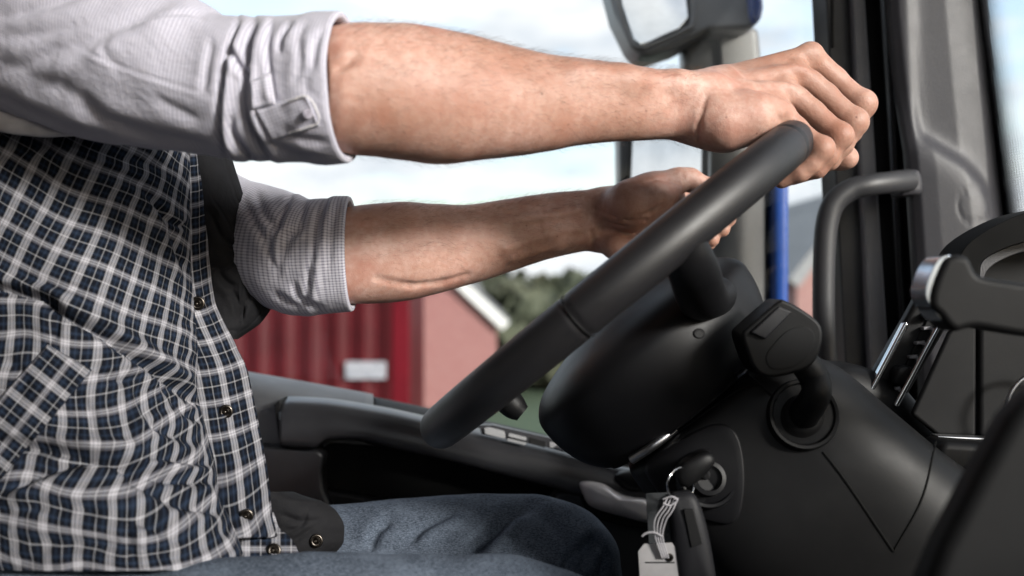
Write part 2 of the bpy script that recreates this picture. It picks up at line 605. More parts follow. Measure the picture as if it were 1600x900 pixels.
def uvxy(m):
    u = m.n('ShaderNodeUVMap'); s = m.n('ShaderNodeSeparateXYZ'); m.l(u.outputs[0], s.inputs[0])
    return u.outputs[0], s.outputs[0], s.outputs[1]

def checked(name, base, line, p=0.0026, blue=None):
    m = Mat(name); m.set(Roughness=0.85, Specular_IOR_Level=0.15, Sheen_Weight=0.15)
    uv, x, y = uvxy(m)
    nz = m.noise(60, 2, 0.5, uv)
    lx = m.ramp(fract(m, x, p), [(0.0, (1,) * 3), (0.30, (1,) * 3), (0.42, (0,) * 3), (0.9, (0,) * 3), (1.0, (1,) * 3)])
    ly = m.ramp(fract(m, y, p), [(0.0, (1,) * 3), (0.30, (1,) * 3), (0.42, (0,) * 3), (0.9, (0,) * 3), (1.0, (1,) * 3)])
    s = m.math('MULTIPLY', m.math('ADD', lx, ly), 0.5)
    col = m.mixc(s, base, line)
    big = m.noise(35, 4, 0.6, uv)
    col = m.mixc(m.math('MULTIPLY', big, 0.25), col, tuple(c * 0.8 for c in base))
    m.color(col)
    w = m.n('ShaderNodeTexNoise'); w.inputs['Scale'].default_value = 1600; w.inputs['Detail'].default_value = 2; m.l(uv, w.inputs['Vector'])
    b = m.bump(w.outputs['Fac'], 0.35, 0.0006)
    m.bump(m.noise(130, 4, 0.55, uv), 0.35, 0.003, b)
    return m.m
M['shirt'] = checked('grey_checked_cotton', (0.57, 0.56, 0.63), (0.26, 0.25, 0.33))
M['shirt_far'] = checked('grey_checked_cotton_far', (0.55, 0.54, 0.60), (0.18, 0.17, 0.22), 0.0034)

def plaid(name, p=0.0245):
    m = Mat(name); m.set(Roughness=0.9, Specular_IOR_Level=0.06)
    uv, x, y = uvxy(m)
    W, G, K, B, Nv, T, H = (0.37, 0.365, 0.39), (0.15, 0.145, 0.165), (0.005, 0.005, 0.007), (0.018, 0.028, 0.050), (0.006, 0.008, 0.013), (0.22, 0.22, 0.235), (0.125, 0.122, 0.14)
    sx = [(0.0, W), (0.045, G), (0.07, W), (0.14, W), (0.165, G), (0.19, W), (0.21, W), (0.26, K), (0.35, Nv), (0.41, B), (0.46, Nv), (0.56, K),
          (0.58, T), (0.61, T), (0.63, K), (0.75, Nv), (0.80, B), (0.86, Nv), (0.93, K), (0.98, W)]
    sy = [(0.0, H), (0.045, W), (0.08, H), (0.12, W), (0.155, H), (0.18, H), (0.23, K), (0.34, B), (0.42, Nv), (0.53, K),
          (0.55, T), (0.575, T), (0.595, K), (0.74, Nv), (0.80, B), (0.88, K), (0.955, K), (0.985, H)]
    cx = m.ramp(fract(m, x, p), sx); cy = m.ramp(fract(m, y, p), sy)
    # a woven mix of both yarns: fine twill decides which is on top
    tw = m.ramp(fract(m, m.math('ADD', x, y), 0.0011), [(0.0, (0.40,) * 3), (0.5, (0.62,) * 3)], 'CONSTANT')
    col = m.mixc(tw, cx, cy)
    m.color(col)
    w = m.n('ShaderNodeTexNoise'); w.inputs['Scale'].default_value = 1500; m.l(uv, w.inputs['Vector'])
    b = m.bump(w.outputs['Fac'], 0.3, 0.0005)
    m.bump(m.noise(95, 5, 0.6, uv), 0.5, 0.004, b)
    return m.m
M['plaid'] = plaid('dark_plaid_cloth')

def cloth(name, col, rough=0.75, sheen=0.1, weave=1400, wr=70, wrs=0.4, spec=0.3):
    m = Mat(name); m.set(Roughness=rough, Specular_IOR_Level=spec, Sheen_Weight=sheen)
    a = m.noise(40, 4)
    m.color(m.ramp(a, [(0.3, tuple(c * 0.75 for c in col)), (0.7, tuple(c * 1.2 for c in col))]))
    b = m.bump(m.noise(weave, 2), 0.25, 0.0006)
    m.bump(m.noise(wr, 4, 0.6), wrs, 0.004, b)
    return m.m
M['lining'] = cloth('black_lining_cloth', (0.009, 0.009, 0.0105), 0.8, 0.0, spec=0.15)
M['shirtbtn'] = plastic('lilac_button', (0.42, 0.40, 0.46), 0.4, 0)
M['string'] = cloth('grey_white_string', (0.30, 0.29, 0.31), 0.85)
M['white_cloth'] = cloth('white_tape_cloth', (0.6, 0.58, 0.6), 0.85)
M['hair'] = cloth('hair_brown', (0.06, 0.035, 0.02), 0.5, 0.0, 500, 200, 0.8)

def denim(name, lo, hi):
    m = Mat(name); m.set(Roughness=0.9, Specular_IOR_Level=0.06)
    co = m.coord(); mpn = m.n('ShaderNodeMapping'); mpn.inputs['Scale'].default_value = (350, 350, 1500); m.l(co, mpn.inputs[0])
    mp2 = m.n('ShaderNodeMapping'); mp2.inputs['Scale'].default_value = (2600, 900, 600); m.l(co, mp2.inputs[0])
    a = m.noise(1.0, 2, 0.5, mpn.outputs[0]); c = m.noise(1.0, 2, 0.5, mp2.outputs[0])
    th = m.math('MULTIPLY', m.math('ADD', a, c), 0.5)
    col = m.ramp(th, [(0.36, lo), (0.66, hi)])
    wear = m.ramp(m.noise(14, 5, 0.65), [(0.45, (0,) * 3), (0.75, (0.45,) * 3)])
    col = m.mixc(wear, col, tuple(min(1, x * 1.5) for x in hi))
    m.color(col)
    m.bump(th, 0.5, 0.001)
    return m.m
M['denim'] = denim('blue_denim', (0.020, 0.027, 0.040), (0.155, 0.185, 0.235))

# ------------------------------------------------------------------ setting: yard, far buildings
def ground_mat():
    m = Mat('yard_ground'); m.set(Roughness=0.9)
    c = m.coord(); s = m.n('ShaderNodeSeparateXYZ'); m.l(c, s.inputs[0])
    nz = m.noise(0.6, 5, 0.6); nf = m.noise(8, 6, 0.7)
    edge = m.math('ADD', s.outputs[1], m.math('MULTIPLY', nz, 1.0))
    mask = m.ramp(m.math('MULTIPLY', m.math('SUBTRACT', edge, 9.5), 1.0), [(0.0, (0,) * 3), (0.4, (1,) * 3)])
    gr = m.ramp(nf, [(0.3, (0.025, 0.05, 0.028)), (0.7, (0.055, 0.095, 0.05))])
    asph = m.ramp(nf, [(0.3, (0.04, 0.04, 0.042)), (0.7, (0.075, 0.073, 0.07))])
    m.color(m.mixc(mask, asph, gr)); m.bump(nf, 0.4, 0.02); return m.m
gv = [(-900, -900, 0), (900, -900, 0), (900, 1500, 0), (-900, 1500, 0)]
g = mesh('ground', gv, [(0, 1, 2, 3)], ground_mat(), smooth=False); tag(g, kind='structure')

def paint(name, col, rough=0.5, dirt=0.25, sc=1.2):
    m = Mat(name); m.set(Roughness=rough, Specular_IOR_Level=0.2)
    n1 = m.noise(sc, 6, 0.65); n2 = m.noise(sc * 9, 4, 0.6)
    cc = m.ramp(n1, [(0.3, tuple(c * (1 - dirt) for c in col)), (0.7, col)])
    m.color(m.mixc(m.math('MULTIPLY', n2, 0.25), cc, tuple(c * 0.7 for c in col))); return m.m
M['cont'] = paint('red_container_paint', (0.085, 0.006, 0.010), 0.5, 0.5, 1.6)
M['cont2'] = paint('red_container_post_paint', (0.125, 0.003, 0.010), 0.45)
M['white'] = paint('white_paint', (0.72, 0.73, 0.72), 0.5, 0.1)
def plate_mat():
    m = Mat('plate_paint'); m.set(Roughness=0.5)
    mpn = m.n('ShaderNodeMapping'); mpn.inputs['Rotation'].default_value = (R_(90), 0, 0); m.l(m.coord(), mpn.inputs[0])
    b = m.n('ShaderNodeTexBrick'); b.inputs['Scale'].default_value = 12.0; b.inputs['Mortar Size'].default_value = 0.03
    for k, c in (('Color1', (0.10, 0.11, 0.14)), ('Color2', (0.36, 0.37, 0.41)), ('Mortar', (0.42, 0.43, 0.47))): b.inputs[k].default_value = c + (1,)
    m.l(mpn.outputs[0], b.inputs['Vector']); m.color(b.outputs['Color']); return m.m
M['plate'] = plate_mat()
M['greyp'] = paint('grey_paint', (0.30, 0.31, 0.32), 0.6, 0.2)

def brick(name, c1, c2, mo):
    m = Mat(name); m.set(Roughness=0.85)
    mpn = m.n('ShaderNodeMapping'); mpn.inputs['Rotation'].default_value = (R_(90), 0, 0); m.l(m.coord(), mpn.inputs[0])
    b = m.n('ShaderNodeTexBrick'); b.inputs['Scale'].default_value = 4.0
    b.inputs['Color1'].default_value = c1 + (1,); b.inputs['Color2'].default_value = c2 + (1,); b.inputs['Mortar'].default_value = mo + (1,)
    b.inputs['Mortar Size'].default_value = 0.012
    m.l(mpn.outputs[0], b.inputs['Vector'])
    n = m.noise(0.5, 4)
    m.color(m.mixc(m.math('MULTIPLY', n, 0.35), b.outputs['Color'], mo)); return m.m
M['brick'] = brick('pale_red_brick', (0.26, 0.105, 0.10), (0.29, 0.13, 0.125), (0.30, 0.18, 0.17))
M['brick2'] = brick('brown_red_brick', (0.30, 0.15, 0.14), (0.34, 0.19, 0.17), (0.36, 0.25, 0.23))

# red container, corrugated, 14 m away
CD = 14.0
def container():
    t = thing('shipping_container', (P(560, 0, CD)[0] - 4, CD, 0), 'red corrugated shipping container with a white plate, in the yard behind the driver', 'container')
    x1 = P(640, 0, CD)[0]; xp = P(613, 0, CD)[0]; x0 = x1 - 6.06
    z1 = 2.72
    per = 0.32; prof = [(0, 0), (0.09, 0), (0.135, 0.05), (0.245, 0.05), (0.32, 0)]
    xs, ys = [], []
    x = xp
    while x > x0 + 0.2:
        for a, b in prof[:-1]:
            xs.append(x - a); ys.append(CD + 0.02 + b)
        x -= per
    V = np.array([[(a, b, z) for a, b in zip(xs, ys)] for z in (0.18, z1 - 0.14)])
    facing(mesh('side_wall', V, gridfaces(2, len(xs)), M['cont'], t, smooth=False))
    boxm('corner_post', (xp, CD - 0.01, 0.02), (x1, CD + 0.16, z1), M['cont2'], t, 0.008)
    boxm('corner_post', (x0, CD - 0.01, 0.02), (x0 + 0.17, CD + 0.16, z1), M['cont2'], t, 0.008)
    boxm('top_rail', (x0 + 0.17, CD - 0.005, z1 - 0.14), (xp, CD + 0.10, z1 - 0.01), M['cont2'], t, 0.006)
    boxm('bottom_rail', (x0 + 0.17, CD - 0.005, 0.03), (xp, CD + 0.10, 0.18), M['cont2'], t, 0.006)
    boxm('roof', (x0 + 0.01, CD + 0.10, z1 - 0.06), (x1 - 0.01, CD + 2.43, z1 - 0.02), M['cont'], t)
    boxm('end_wall', (x1 - 0.06, CD + 0.16, 0.03), (x1 - 0.012, CD + 2.43, z1 - 0.06), M['cont'], t)
    boxm('end_wall', (x0 + 0.012, CD + 0.16, 0.03), (x0 + 0.06, CD + 2.43, z1 - 0.06), M['cont'], t)
    boxm('back_wall', (x0 + 0.06, CD + 2.38, 0.03), (x1 - 0.06, CD + 2.43, z1 - 0.06), M['cont'], t)
    a, b = P(540, 565, CD - 0.03), P(603, 592, CD - 0.03)
    pl = boxm('number_plate', (a[0], CD - 0.035, b[2]), (b[0], CD - 0.012, a[2]), M['plate'], t)
container()

def gable_house(name, label, d, xl, xr, yeave, yridge, xridge, depth, wallm, roofm, fascia, fth=0.16, windows=()):
    """house whose gable end faces the camera"""
    el, er, rg = P(xl, yeave, d), P(xr, yeave, d), P(xridge, yridge, d)
    t = thing(name, ((el[0] + er[0]) / 2, d, 0), label, 'house')
    V = [(el[0], d, 0), (er[0], d, 0), (er[0], d, er[2]), (rg[0], d, rg[2]), (el[0], d, el[2])]
    V += [(a, d + depth, c) for a, b, c in V]
    n = 5
    mesh('wall', V, [(0, 1, 2, 3, 4), (9, 8, 7, 6, 5), (1, 6, 7, 2), (0, 4, 9, 5), (0, 5, 6, 1)], wallm, t, smooth=False)
    ov = 0.25
    for sx, e in ((-1, el), (1, er)):
        dx, dz = e[0] - rg[0], e[2] - rg[2]
        ln = math.hypot(dx, dz); ux, uz = dx / ln, dz / ln
        e2 = (e[0] + ux * ov, e[2] + uz * ov)
        nx, nz = -uz * sx, ux * sx
        th = 0.12
        q = [(rg[0], rg[2] + 0.01), e2, (e2[0] + nx * th, e2[1] + nz * th), (rg[0], rg[2] + th / abs(ux) + 0.01)]
        V = [(a, d - 0.12, c) for a, c in q] + [(a, d + depth + 0.2, c) for a, c in q]
        mesh('roof', V, [(0, 1, 2, 3), (7, 6, 5, 4), (0, 4, 5, 1), (1, 5, 6, 2), (2, 6, 7, 3), (3, 7, 4, 0)], roofm, t, smooth=False)
        q = [(rg[0], rg[2] - fth / abs(ux) + 0.02), (e2[0] - nx * fth, e2[1] - nz * fth), (e2[0] + nx * 0.124, e2[1] + nz * 0.124), (rg[0], rg[2] + 0.145)]
        V = [(a, d - 0.17, c) for a, c in q] + [(a, d - 0.124, c) for a, c in q]
        mesh('barge_board', V, [(0, 1, 2, 3), (7, 6, 5, 4), (0, 4, 5, 1), (1, 5, 6, 2), (2, 6, 7, 3), (3, 7, 4, 0)], fascia, t, smooth=False)
    for (xa, ya, xb, yb) in windows:
        a, b = P(xa, ya, d), P(xb, yb, d)
        f = boxm('window', (a[0], d - 0.06, b[2]), (b[0], d - 0.002, a[2]), M['white'], t)
        boxm('pane', (a[0] + 0.08, d - 0.064, b[2] + 0.08), (b[0] - 0.08, d - 0.058, a[2] - 0.08), M['rubber'], f)
    return t
M['tile2'] = paint('hazed_grey_roof', (0.30, 0.31, 0.32), 0.7, 0.2)  # roof grey lightened to paint in distance haze
M['tile'] = paint('grey_roof_tiles', (0.16, 0.165, 0.17), 0.7, 0.3)
gable_house('gabled_house', 'pale red house gable with a white barge board beside the container', 22.0, 505, 774, 497, 372, 640, 9, M['brick'], M['tile'], M['white'], 0.07)
gable_house('gabled_house', 'brownish house with a grey roof, seen past the mirror through the front of the window', 30.0, 1245, 1440, 430, 300, 1342, 9, M['brick2'], M['tile2'], M['greyp'], 0.2)

# far wood behind the houses: one mass of leaf clumps on trunks
def wood():
    r = np.random.default_rng(11)
    V, fs = [], []
    for i in range(290):
        y = 26 + 70 * r.random() ** 1.5; x = r.uniform(-0.5, 0.8) * y
        if 0.17 < x / y < 0.30 and y < 42: continue
        h = (450 - 436) / F * y + ZC + r.normal(0, 0.12) - 0.35 * (y < 40)
        if y > 45 and r.random() < 0.35: h += r.uniform(0.1, 0.9)
        spruce = r.random() < 0.35
        n = 170
        if spruce:
            tt = r.random(n) ** 0.7; zz = h * (1 - 0.92 * tt) + 0; rad = 1.7 * tt * r.uniform(0.5, 1, n)
            an = r.uniform(0, 6.28, n); cx = x + rad * np.cos(an); cy = y + rad * np.sin(an); cz = zz
        else:
            q = r.normal(size=(n, 3)); q /= np.linalg.norm(q, axis=1)[:, None]; q *= r.uniform(0.55, 1.0, n)[:, None]
            q += 0.25 * np.sin(q[:, [1, 2, 0]] * 5 + i)
            cx = x + q[:, 0] * 2.6; cy = y + q[:, 1] * 2.6; cz = np.maximum(h * 0.55 + q[:, 2] * h * 0.45, 0.2)
        for a, b, c in zip(cx, cy, cz):
            u = r.normal(size=3); u /= np.linalg.norm(u); w = np.cross(u, r.normal(size=3)); w /= np.linalg.norm(w)
            s = r.uniform(0.25, 0.55); p = np.array([a, b, c]); k = len(V)
            V += [p - u * s, p + w * s * 0.7, p + u * s, p - w * s * 0.7]
            fs.append((k, k + 1, k + 2, k + 3))
        k = len(V); V += [np.array([x - 0.12, y, 0]), np.array([x + 0.12, y, 0]), np.array([x, y, h * 0.8]), np.array([x, y + 0.2, 0])]
        fs += [(k, k + 1, k + 2), (k + 1, k + 3, k + 2), (k + 3, k, k + 2)]
    m = Mat('foliage'); m.set(Roughness=0.7, Specular_IOR_Level=0.2)
    a = m.noise(0.35, 4, 0.6); b = m.noise(3, 3)
    m.color(m.mixc(m.math('MULTIPLY', b, 0.5), m.ramp(a, [(0.35, (0.040, 0.050, 0.034)), (0.65, (0.095, 0.10, 0.062))]), (0.055, 0.065, 0.05)))
    o = mesh('woodland', V, fs, m.m, smooth=False)
    tag(o, 'far wood of dark green trees behind the pale red house', 'woodland', kind='stuff')
wood()

# ------------------------------------------------------------------ cab shell (roof, walls, floor, passenger dash: out of frame, put in to shade the inside)
M['head'] = plastic('headlining', (0.12, 0.115, 0.115), 0.9, 300, 0.3)
tag(boxm('cab_roof', (-1.25, -0.75, ZC + 0.80), (0.62, 1.60, ZC + 0.86), M['head']), kind='structure')
tag(boxm('cab_rear_wall', (-1.30, -0.75, ZC - 1.3), (-1.25, 1.60, ZC + 0.86), M['head']), kind='structure')
tag(boxm('cab_floor', (-1.25, -0.75, ZC - 1.36), (1.0, 1.60, ZC - 1.30), M['rubber']), kind='structure')
tag(boxm('cab_front_wall', (0.78, -0.75, ZC - 1.30), (0.84, 1.60, ZC - 0.36), M['rubber']), kind='structure')
tag(boxm('dash_passenger_side', (0.60, -0.75, ZC - 1.30), (0.78, 0.50, ZC - 0.01), M['soft'], None, 0.02), kind='structure')
tag(boxm('side_shade_wall', (-1.25, -0.80, ZC - 0.03), (-0.22, -0.752, ZC + 0.80), M['head']), kind='structure')  # unseen wall added to cut light from the passenger side
tag(boxm('cab_side_wall', (-1.25, -0.80, ZC - 1.30), (0.78, -0.752, ZC - 0.03), M['soft']), kind='structure')

# ------------------------------------------------------------------ steering wheel frame
RIM, TUBE = 0.212, 0.0195
def ray(px, py):
    v = np.array([(px - 800) / F, 1.0, (450 - py) / F]); return v / np.linalg.norm(v)
rb, rt = ray(689, 668), ray(1240, 220)
half = 0.5 * math.acos(rb @ rt)
EW = (rb + rt) / np.linalg.norm(rb + rt)
NW = np.cross(rb, rt); NW /= np.linalg.norm(NW)
if NW[0] < 0: NW = -NW                      # into the column: forward and down
UW = np.cross(NW, EW); UW /= np.linalg.norm(UW)
if UW[0] < 0: UW = -UW                      # up along the wheel
DW = RIM / math.sin(half)
CW = np.array([0, 0, ZC]) + EW * DW
def WP(s, t, v):
    """wheel coordinates: s up along the wheel, t along the column (away from the driver), v away from the camera"""
    return CW + UW * s + NW * t + EW * v
def rimpt(a):                                # a = 0 nearest the camera, 90 top
    return CW + RIM * (math.sin(a) * UW - math.cos(a) * EW)
def st(px, py):
    """photo pixel -> (s, t) on the plane through the wheel's centre facing the camera"""
    r = np.array([(px - 800) / F, 1.0, (450 - py) / F]); d = DW / (r @ EW); p = r * d - EW * DW
    return float(p @ UW), float(p @ NW)

def lathe(name, prof, mat, parent, origin, axis, s_ax, v_ax, n=64, sx=1.0, sv=1.0, off=None, sharp=40, cap=True):
    """prof: list of (t, r); ring = origin + axis t + r (cos s_ax sx + sin v_ax sv)"""
    a = np.linspace(0, 2 * np.pi, n, endpoint=False)
    rows = []
    for k, (t, r) in enumerate(prof):
        o = np.zeros(3) if off is None else np.asarray(off(t))
        rows.append(origin + axis * t + o + r * (np.cos(a)[:, None] * s_ax * sx + np.sin(a)[:, None] * v_ax * sv))
    o = sheet(name, np.array(rows), mat, parent, close=True, caps=cap, sharp=sharp)
    bm = bmesh.new(); bm.from_mesh(o.data); bmesh.ops.recalc_face_normals(bm, faces=bm.faces); bm.to_mesh(o.data); bm.free()
    return o

def steering_wheel():
    t = thing('steering_wheel', CW, 'large black leather steering wheel held by both hands, seen edge on', 'steering wheel')
    na, nb = 360, 36
    rows = []
    b = np.linspace(0, 2 * np.pi, nb, endpoint=False)
    seams = [R_(-10), R_(190), R_(62), R_(118)]
    for i in range(na):
        a = 2 * np.pi * i / na
        r = TUBE
        for sm in seams:
            da = (a - sm + np.pi) % (2 * np.pi) - np.pi
            r -= 0.0016 * math.exp(-(da * RIM / 0.0012) ** 2)
        rad = math.sin(a) * UW - math.cos(a) * EW
        rows.append(CW + RIM * rad + r * (np.cos(b)[:, None] * rad + np.sin(b)[:, None] * NW))
    V = np.array(rows)
    # put more rows at the seams
    o = mesh('rim', V, [(i * nb + j, i * nb + (j + 1) % nb, ((i + 1) % na) * nb + (j + 1) % nb, ((i + 1) % na) * nb + j) for i in range(na) for j in range(nb)], M['leather'], t)
    bm = bmesh.new(); bm.from_mesh(o.data); bmesh.ops.recalc_face_normals(bm, faces=bm.faces); bm.to_mesh(o.data); bm.free()
    for sm in (seams[0], seams[1]):
        c = rimpt(sm); rad = (c - CW) / RIM
        ring = [c + (TUBE + 0.0002) * (math.cos(q) * rad + math.sin(q) * NW) for q in np.linspace(0, 2 * np.pi, 40)]
        tube('rim_seam', ring, 0.0007, M['rubber'], t, n=6, smooth_pts=0, caps=False)
    # hub bowl behind the rim
    prof = [(0.018, 0.02), (0.022, 0.055), (0.030, 0.085), (0.040, 0.108), (0.055, 0.1215), (0.072, 0.1225), (0.090, 0.119), (0.108, 0.112), (0.124, 0.100), (0.1305, 0.092), (0.1325, 0.088), (0.133, 0.05)]
    prof = [tuple(x) for x in catmull(prof, 4)]
    off = lambda q: UW * (-0.016 - 0.05 * max(0, q - 0.06))
    lathe('hub', prof, M['hubm'], t, CW, NW, UW, EW, n=96, sv=0.93, off=off)
    # spokes
    def spoke(a, r0, t1, s1, v1, w=0.02, name='spoke'):
        p0 = rimpt(a); rad = (p0 - CW) / RIM
        p1 = p0 - rad * 0.02 + NW * 0.028
        p2 = WP(s1, t1, v1)
        mid = p0 - rad * 0.055 + NW * 0.05
        tube(name, [p0 + NW * 0.004, p1, mid * 0.6 + p2 * 0.4, p2], [w * 0.9, w, w * 1.05, w * 1.15], M['hubm'], t, n=20, flat=0.8)
    spoke(R_(17), 0, 0.060, 0.058, -0.085, 0.0205)
    spoke(R_(163), 0, 0.060, 0.058, 0.085, 0.0205)
    # control pad stub under the lower rim
    s0, t0 = st(818, 628)
    tube('control_stub', [WP(s0 - 0.004, t0 - 0.022, -0.06), WP(s0 - 0.002, t0 - 0.004, -0.06), WP(s0, t0 + 0.006, -0.06)], [0.013, 0.012, 0.008], M['soft'], t, n=16)
    # small lens and screw cap on the hub
    V = None
    return t
wheel = steering_wheel()

# ------------------------------------------------------------------ column shroud with stalk and ignition lock
def column():
    t = thing('steering_column', WP(0, 0.2, 0), 'black steering column shroud below the wheel, with a stalk and an ignition lock', 'steering column')
    # sections along the column: (t, s_low, s_high, half depth, v centre)
    sec = [(0.1345, -0.080, 0.030, 0.070, 0.0), (0.136, -0.092, 0.060, 0.085, 0.0), (0.142, -0.098, 0.082, 0.092, 0), (0.165, -0.100, 0.101, 0.098, 0), (0.19, -0.100, 0.1125, 0.100, 0.0),
           (0.24, -0.102, 0.1215, 0.105, 0.0), (0.30, -0.108, 0.1335, 0.112, 0.01), (0.36, -0.118, 0.150, 0.13, 0.03), (0.44, -0.140, 0.170, 0.16, 0.06), (0.56, -0.2, 0.19, 0.2, 0.1), (0.62, -0.2, 0.18, 0.2, 0.1)]
    sec = np.array(sec)
    ts = np.concatenate([np.linspace(0.1345, 0.165, 10), np.linspace(0.175, 0.62, 46)])
    q = hermite(sec[:, 0], sec[:, 1:], ts)
    a = np.linspace(0, 2 * np.pi, 96, endpoint=False)
    ex = 0.50
    ca, sa = np.cos(a), np.sin(a)
    cs = np.sign(ca) * np.abs(ca) ** ex; ss = np.sign(sa) * np.abs(sa) ** ex
    rows = [WP(0, tt, 0) + UW * ((lo + hi) / 2) + EW * vc + np.outer(cs * (hi - lo) / 2, UW) + np.outer(ss * hd, EW) for tt, (lo, hi, hd, vc) in zip(ts, q)]
    V = np.array(rows)
    # panel joint that runs from the wheel side past the boot
    px, py = proj(V)
    near = (V @ EW)[..., None][..., 0] < (CW @ EW) + 0.02
    nrm = vnormals(V)
    dsp = np.where(near, folds(px, py, [([(1155, 577), (1190, 605), (1212, 622)], 1.6, 2.2, 0), ([(1282, 707), (1310, 738), (1350, 785)], 1.6, 2.2, 0)]), 0)
    cen = V.mean(1, keepdims=True)
    sg = np.sign(np.sum(nrm * (V - cen), axis=2))
    V = V + nrm * (dsp * sg)[..., None]
    o = sheet('shroud', V, M['soft'], t, close=True, caps=True)
    bm = bmesh.new(); bm.from_mesh(o.data); bmesh.ops.recalc_face_normals(bm, faces=bm.faces); bm.to_mesh(o.data); bm.free()
    bv = BVHTree.FromPolygons([Vector(v) for v in V.reshape(-1, 3)], [tuple(p.vertices) for p in o.data.polygons])
    cam0 = Vector((0, 0, ZC))
    def hit(px, py):
        h = bv.ray_cast(cam0, Vector(ray(px, py)))
        return np.array(h[0]) if h[0] is not None else P(px, py, 1.03)
    # metal strips in the gap between hub and shroud
    for nm, a_, b_, w in (('gap_strip', (985, 700), (1048, 655), 0.0045), ('gap_strip', (1142, 578), (1170, 553), 0.003)):
        s0, t0 = st(*a_); s1, t1 = st(*b_)
        tube(nm, [WP(s0, t0, -0.075), WP((s0 + s1) / 2, (t0 + t1) / 2, -0.082), WP(s1, t1, -0.075)], w, M['satin'], t, n=8, smooth_pts=4)
    # stalk boot
    c = hit(1255, 648)
    ax = np.array([0.0, -0.93, 0.25]); ax /= np.linalg.norm(ax)
    sx = np.cross(ax, [0, 0, 1]); sx /= np.linalg.norm(sx); vx = np.cross(ax, sx)
    c0 = c - ax * 0.014
    bt = lathe('stalk_boot', [(0.0, 0.031), (0.014, 0.031), (0.018, 0.0295), (0.0175, 0.027), (0.008, 0.0235), (0.010, 0.020), (0.016, 0.017), (0.019, 0.012)], M['rubber'], t, c0, ax, sx, vx, n=48, sharp=35)
    # stalk: stem and paddle
    dS = 0.955
    stem = [c + ax * 0.002, c + ax * 0.03 + np.array([0.003, 0, 0.012]), P(1272, 590, dS + 0.005), P(1252, 560, dS + 0.005)]
    stk = tube('stalk', stem, [0.0135, 0.0125, 0.0125, 0.0125], M['soft'], t, n=20)
    head = [(1160, 523), (1172, 508), (1214, 472), (1228, 470), (1262, 489), (1284, 510), (1284, 540), (1270, 570), (1240, 584), (1202, 590), (1180, 578), (1168, 552)]
    hb = slab('stalk_head', catmull(head, 3, True), dS - 0.010, 0.050, M['soft'], t, bevel=0.007, seg=5)
    rec = [(1204, 544), (1232, 516), (1262, 512), (1273, 528), (1262, 556), (1238, 574), (1208, 577), (1197, 562)]
    slab('stalk_recess', rec, dS - 0.0108, 0.004, M['rubber'], t, bevel=0.0006, curve=5)
    top = [(1173, 520), (1217, 478), (1240, 487), (1196, 531)]
    slab('stalk_button', top, dS - 0.0125, 0.010, M['dark'], t, bevel=0.0018, dfn=lambda a, b: dS - 0.0135 + 0.00008 * (a - 1196))
    # ignition lock: ring, barrel
    ci = hit(1104, 748); axi = np.array([0.10, -0.97, 0.20]); axi /= np.linalg.norm(axi)
    s2 = np.cross(axi, [0, 0, 1]); s2 /= np.linalg.norm(s2); v2 = np.cross(axi, s2)
    lathe('ignition_lock', [(-0.02, 0.026), (0.006, 0.026), (0.009, 0.0245), (0.008, 0.022), (-0.002, 0.020), (0.000, 0.016), (0.010, 0.0145), (0.011, 0.011), (0.004, 0.010)], M['hubm'], t, ci, axi, s2, v2, n=48, sharp=35)
    # raised cover around the lock, joints between the mouldings
    def drape(nm, poly, lift, m, edge=3):
        pl = catmull(poly, 6, True); c_ = pl.mean(0); rows = []
        for k, lf in zip((1.02, 1.0, 0.985, 0.95, 0.8, 0.6, 0.4, 0.2, 0.04), (-0.004, lift * 0.55, lift * 0.9, lift, lift, lift, lift, lift, lift)):
            rows.append([hit(*(c_ + (q - c_) * k)) + np.array([0, -lf, 0]) for q in pl])
        return facing(sheet(nm, np.array(rows), m, t, close=True, caps=False))
    drape('lock_cover', [(1008, 722), (1060, 688), (1110, 664), (1142, 668), (1158, 700), (1162, 760), (1150, 812), (1112, 815), (1050, 790), (1022, 760)], 0.004, M['hubm'])
    for ln in ([(1156, 574), (1186, 600), (1214, 626)], [(1286, 706), (1320, 750), (1396, 862)], [(1396, 862), (1440, 780), (1462, 690)], [(1000, 715), (1070, 668), (1150, 612), (1186, 600)]):
        q = catmull(np.array(ln, float), 10)
        tube('panel_joint', [hit(a_, b_) + np.array([0, -0.0002, 0]) for a_, b_ in q], 0.0011, M['gap'], t, n=6, smooth_pts=0)
    return t, hit, ci, axi
colthing, colhit, LOCK, LOCKAX = column()

# small lens and screw cap on the hub, seen under the rim
def hub_bits():
    hub = [c for c in wheel.children if c.name.startswith('hub')][0]
    bv = BVHTree.FromPolygons([v.co for v in hub.data.vertices], [tuple(p.vertices) for p in hub.data.polygons])
    def hit(px, py):
        h = bv.ray_cast(Vector((0, 0, ZC)), Vector(ray(px, py)))
        return (np.array(h[0]), np.array(h[1])) if h[0] is not None else (P(px, py, 1.0), np.array([0, -1, 0]))
    for nm, px, py, r, sx, m in (('lens', 1088, 488, 0.006, 1.7, M['satin']), ('screw_cap', 1092, 521, 0.0055, 1.0, M['rubber'])):
        p, n = hit(px, py)
        if n @ p > 0: n = -n
        a = np.cross(n, [0, 0, 1]); a /= np.linalg.norm(a); b = np.cross(n, a)
        lathe(nm, [(-0.002, r), (0.0006, r), (0.0012, r * 0.85), (0.0008, r * 0.5), (0.001, 0.0003)], m, wheel, p, n, a, b, n=24, sx=sx, sv=0.8)
hub_bits()

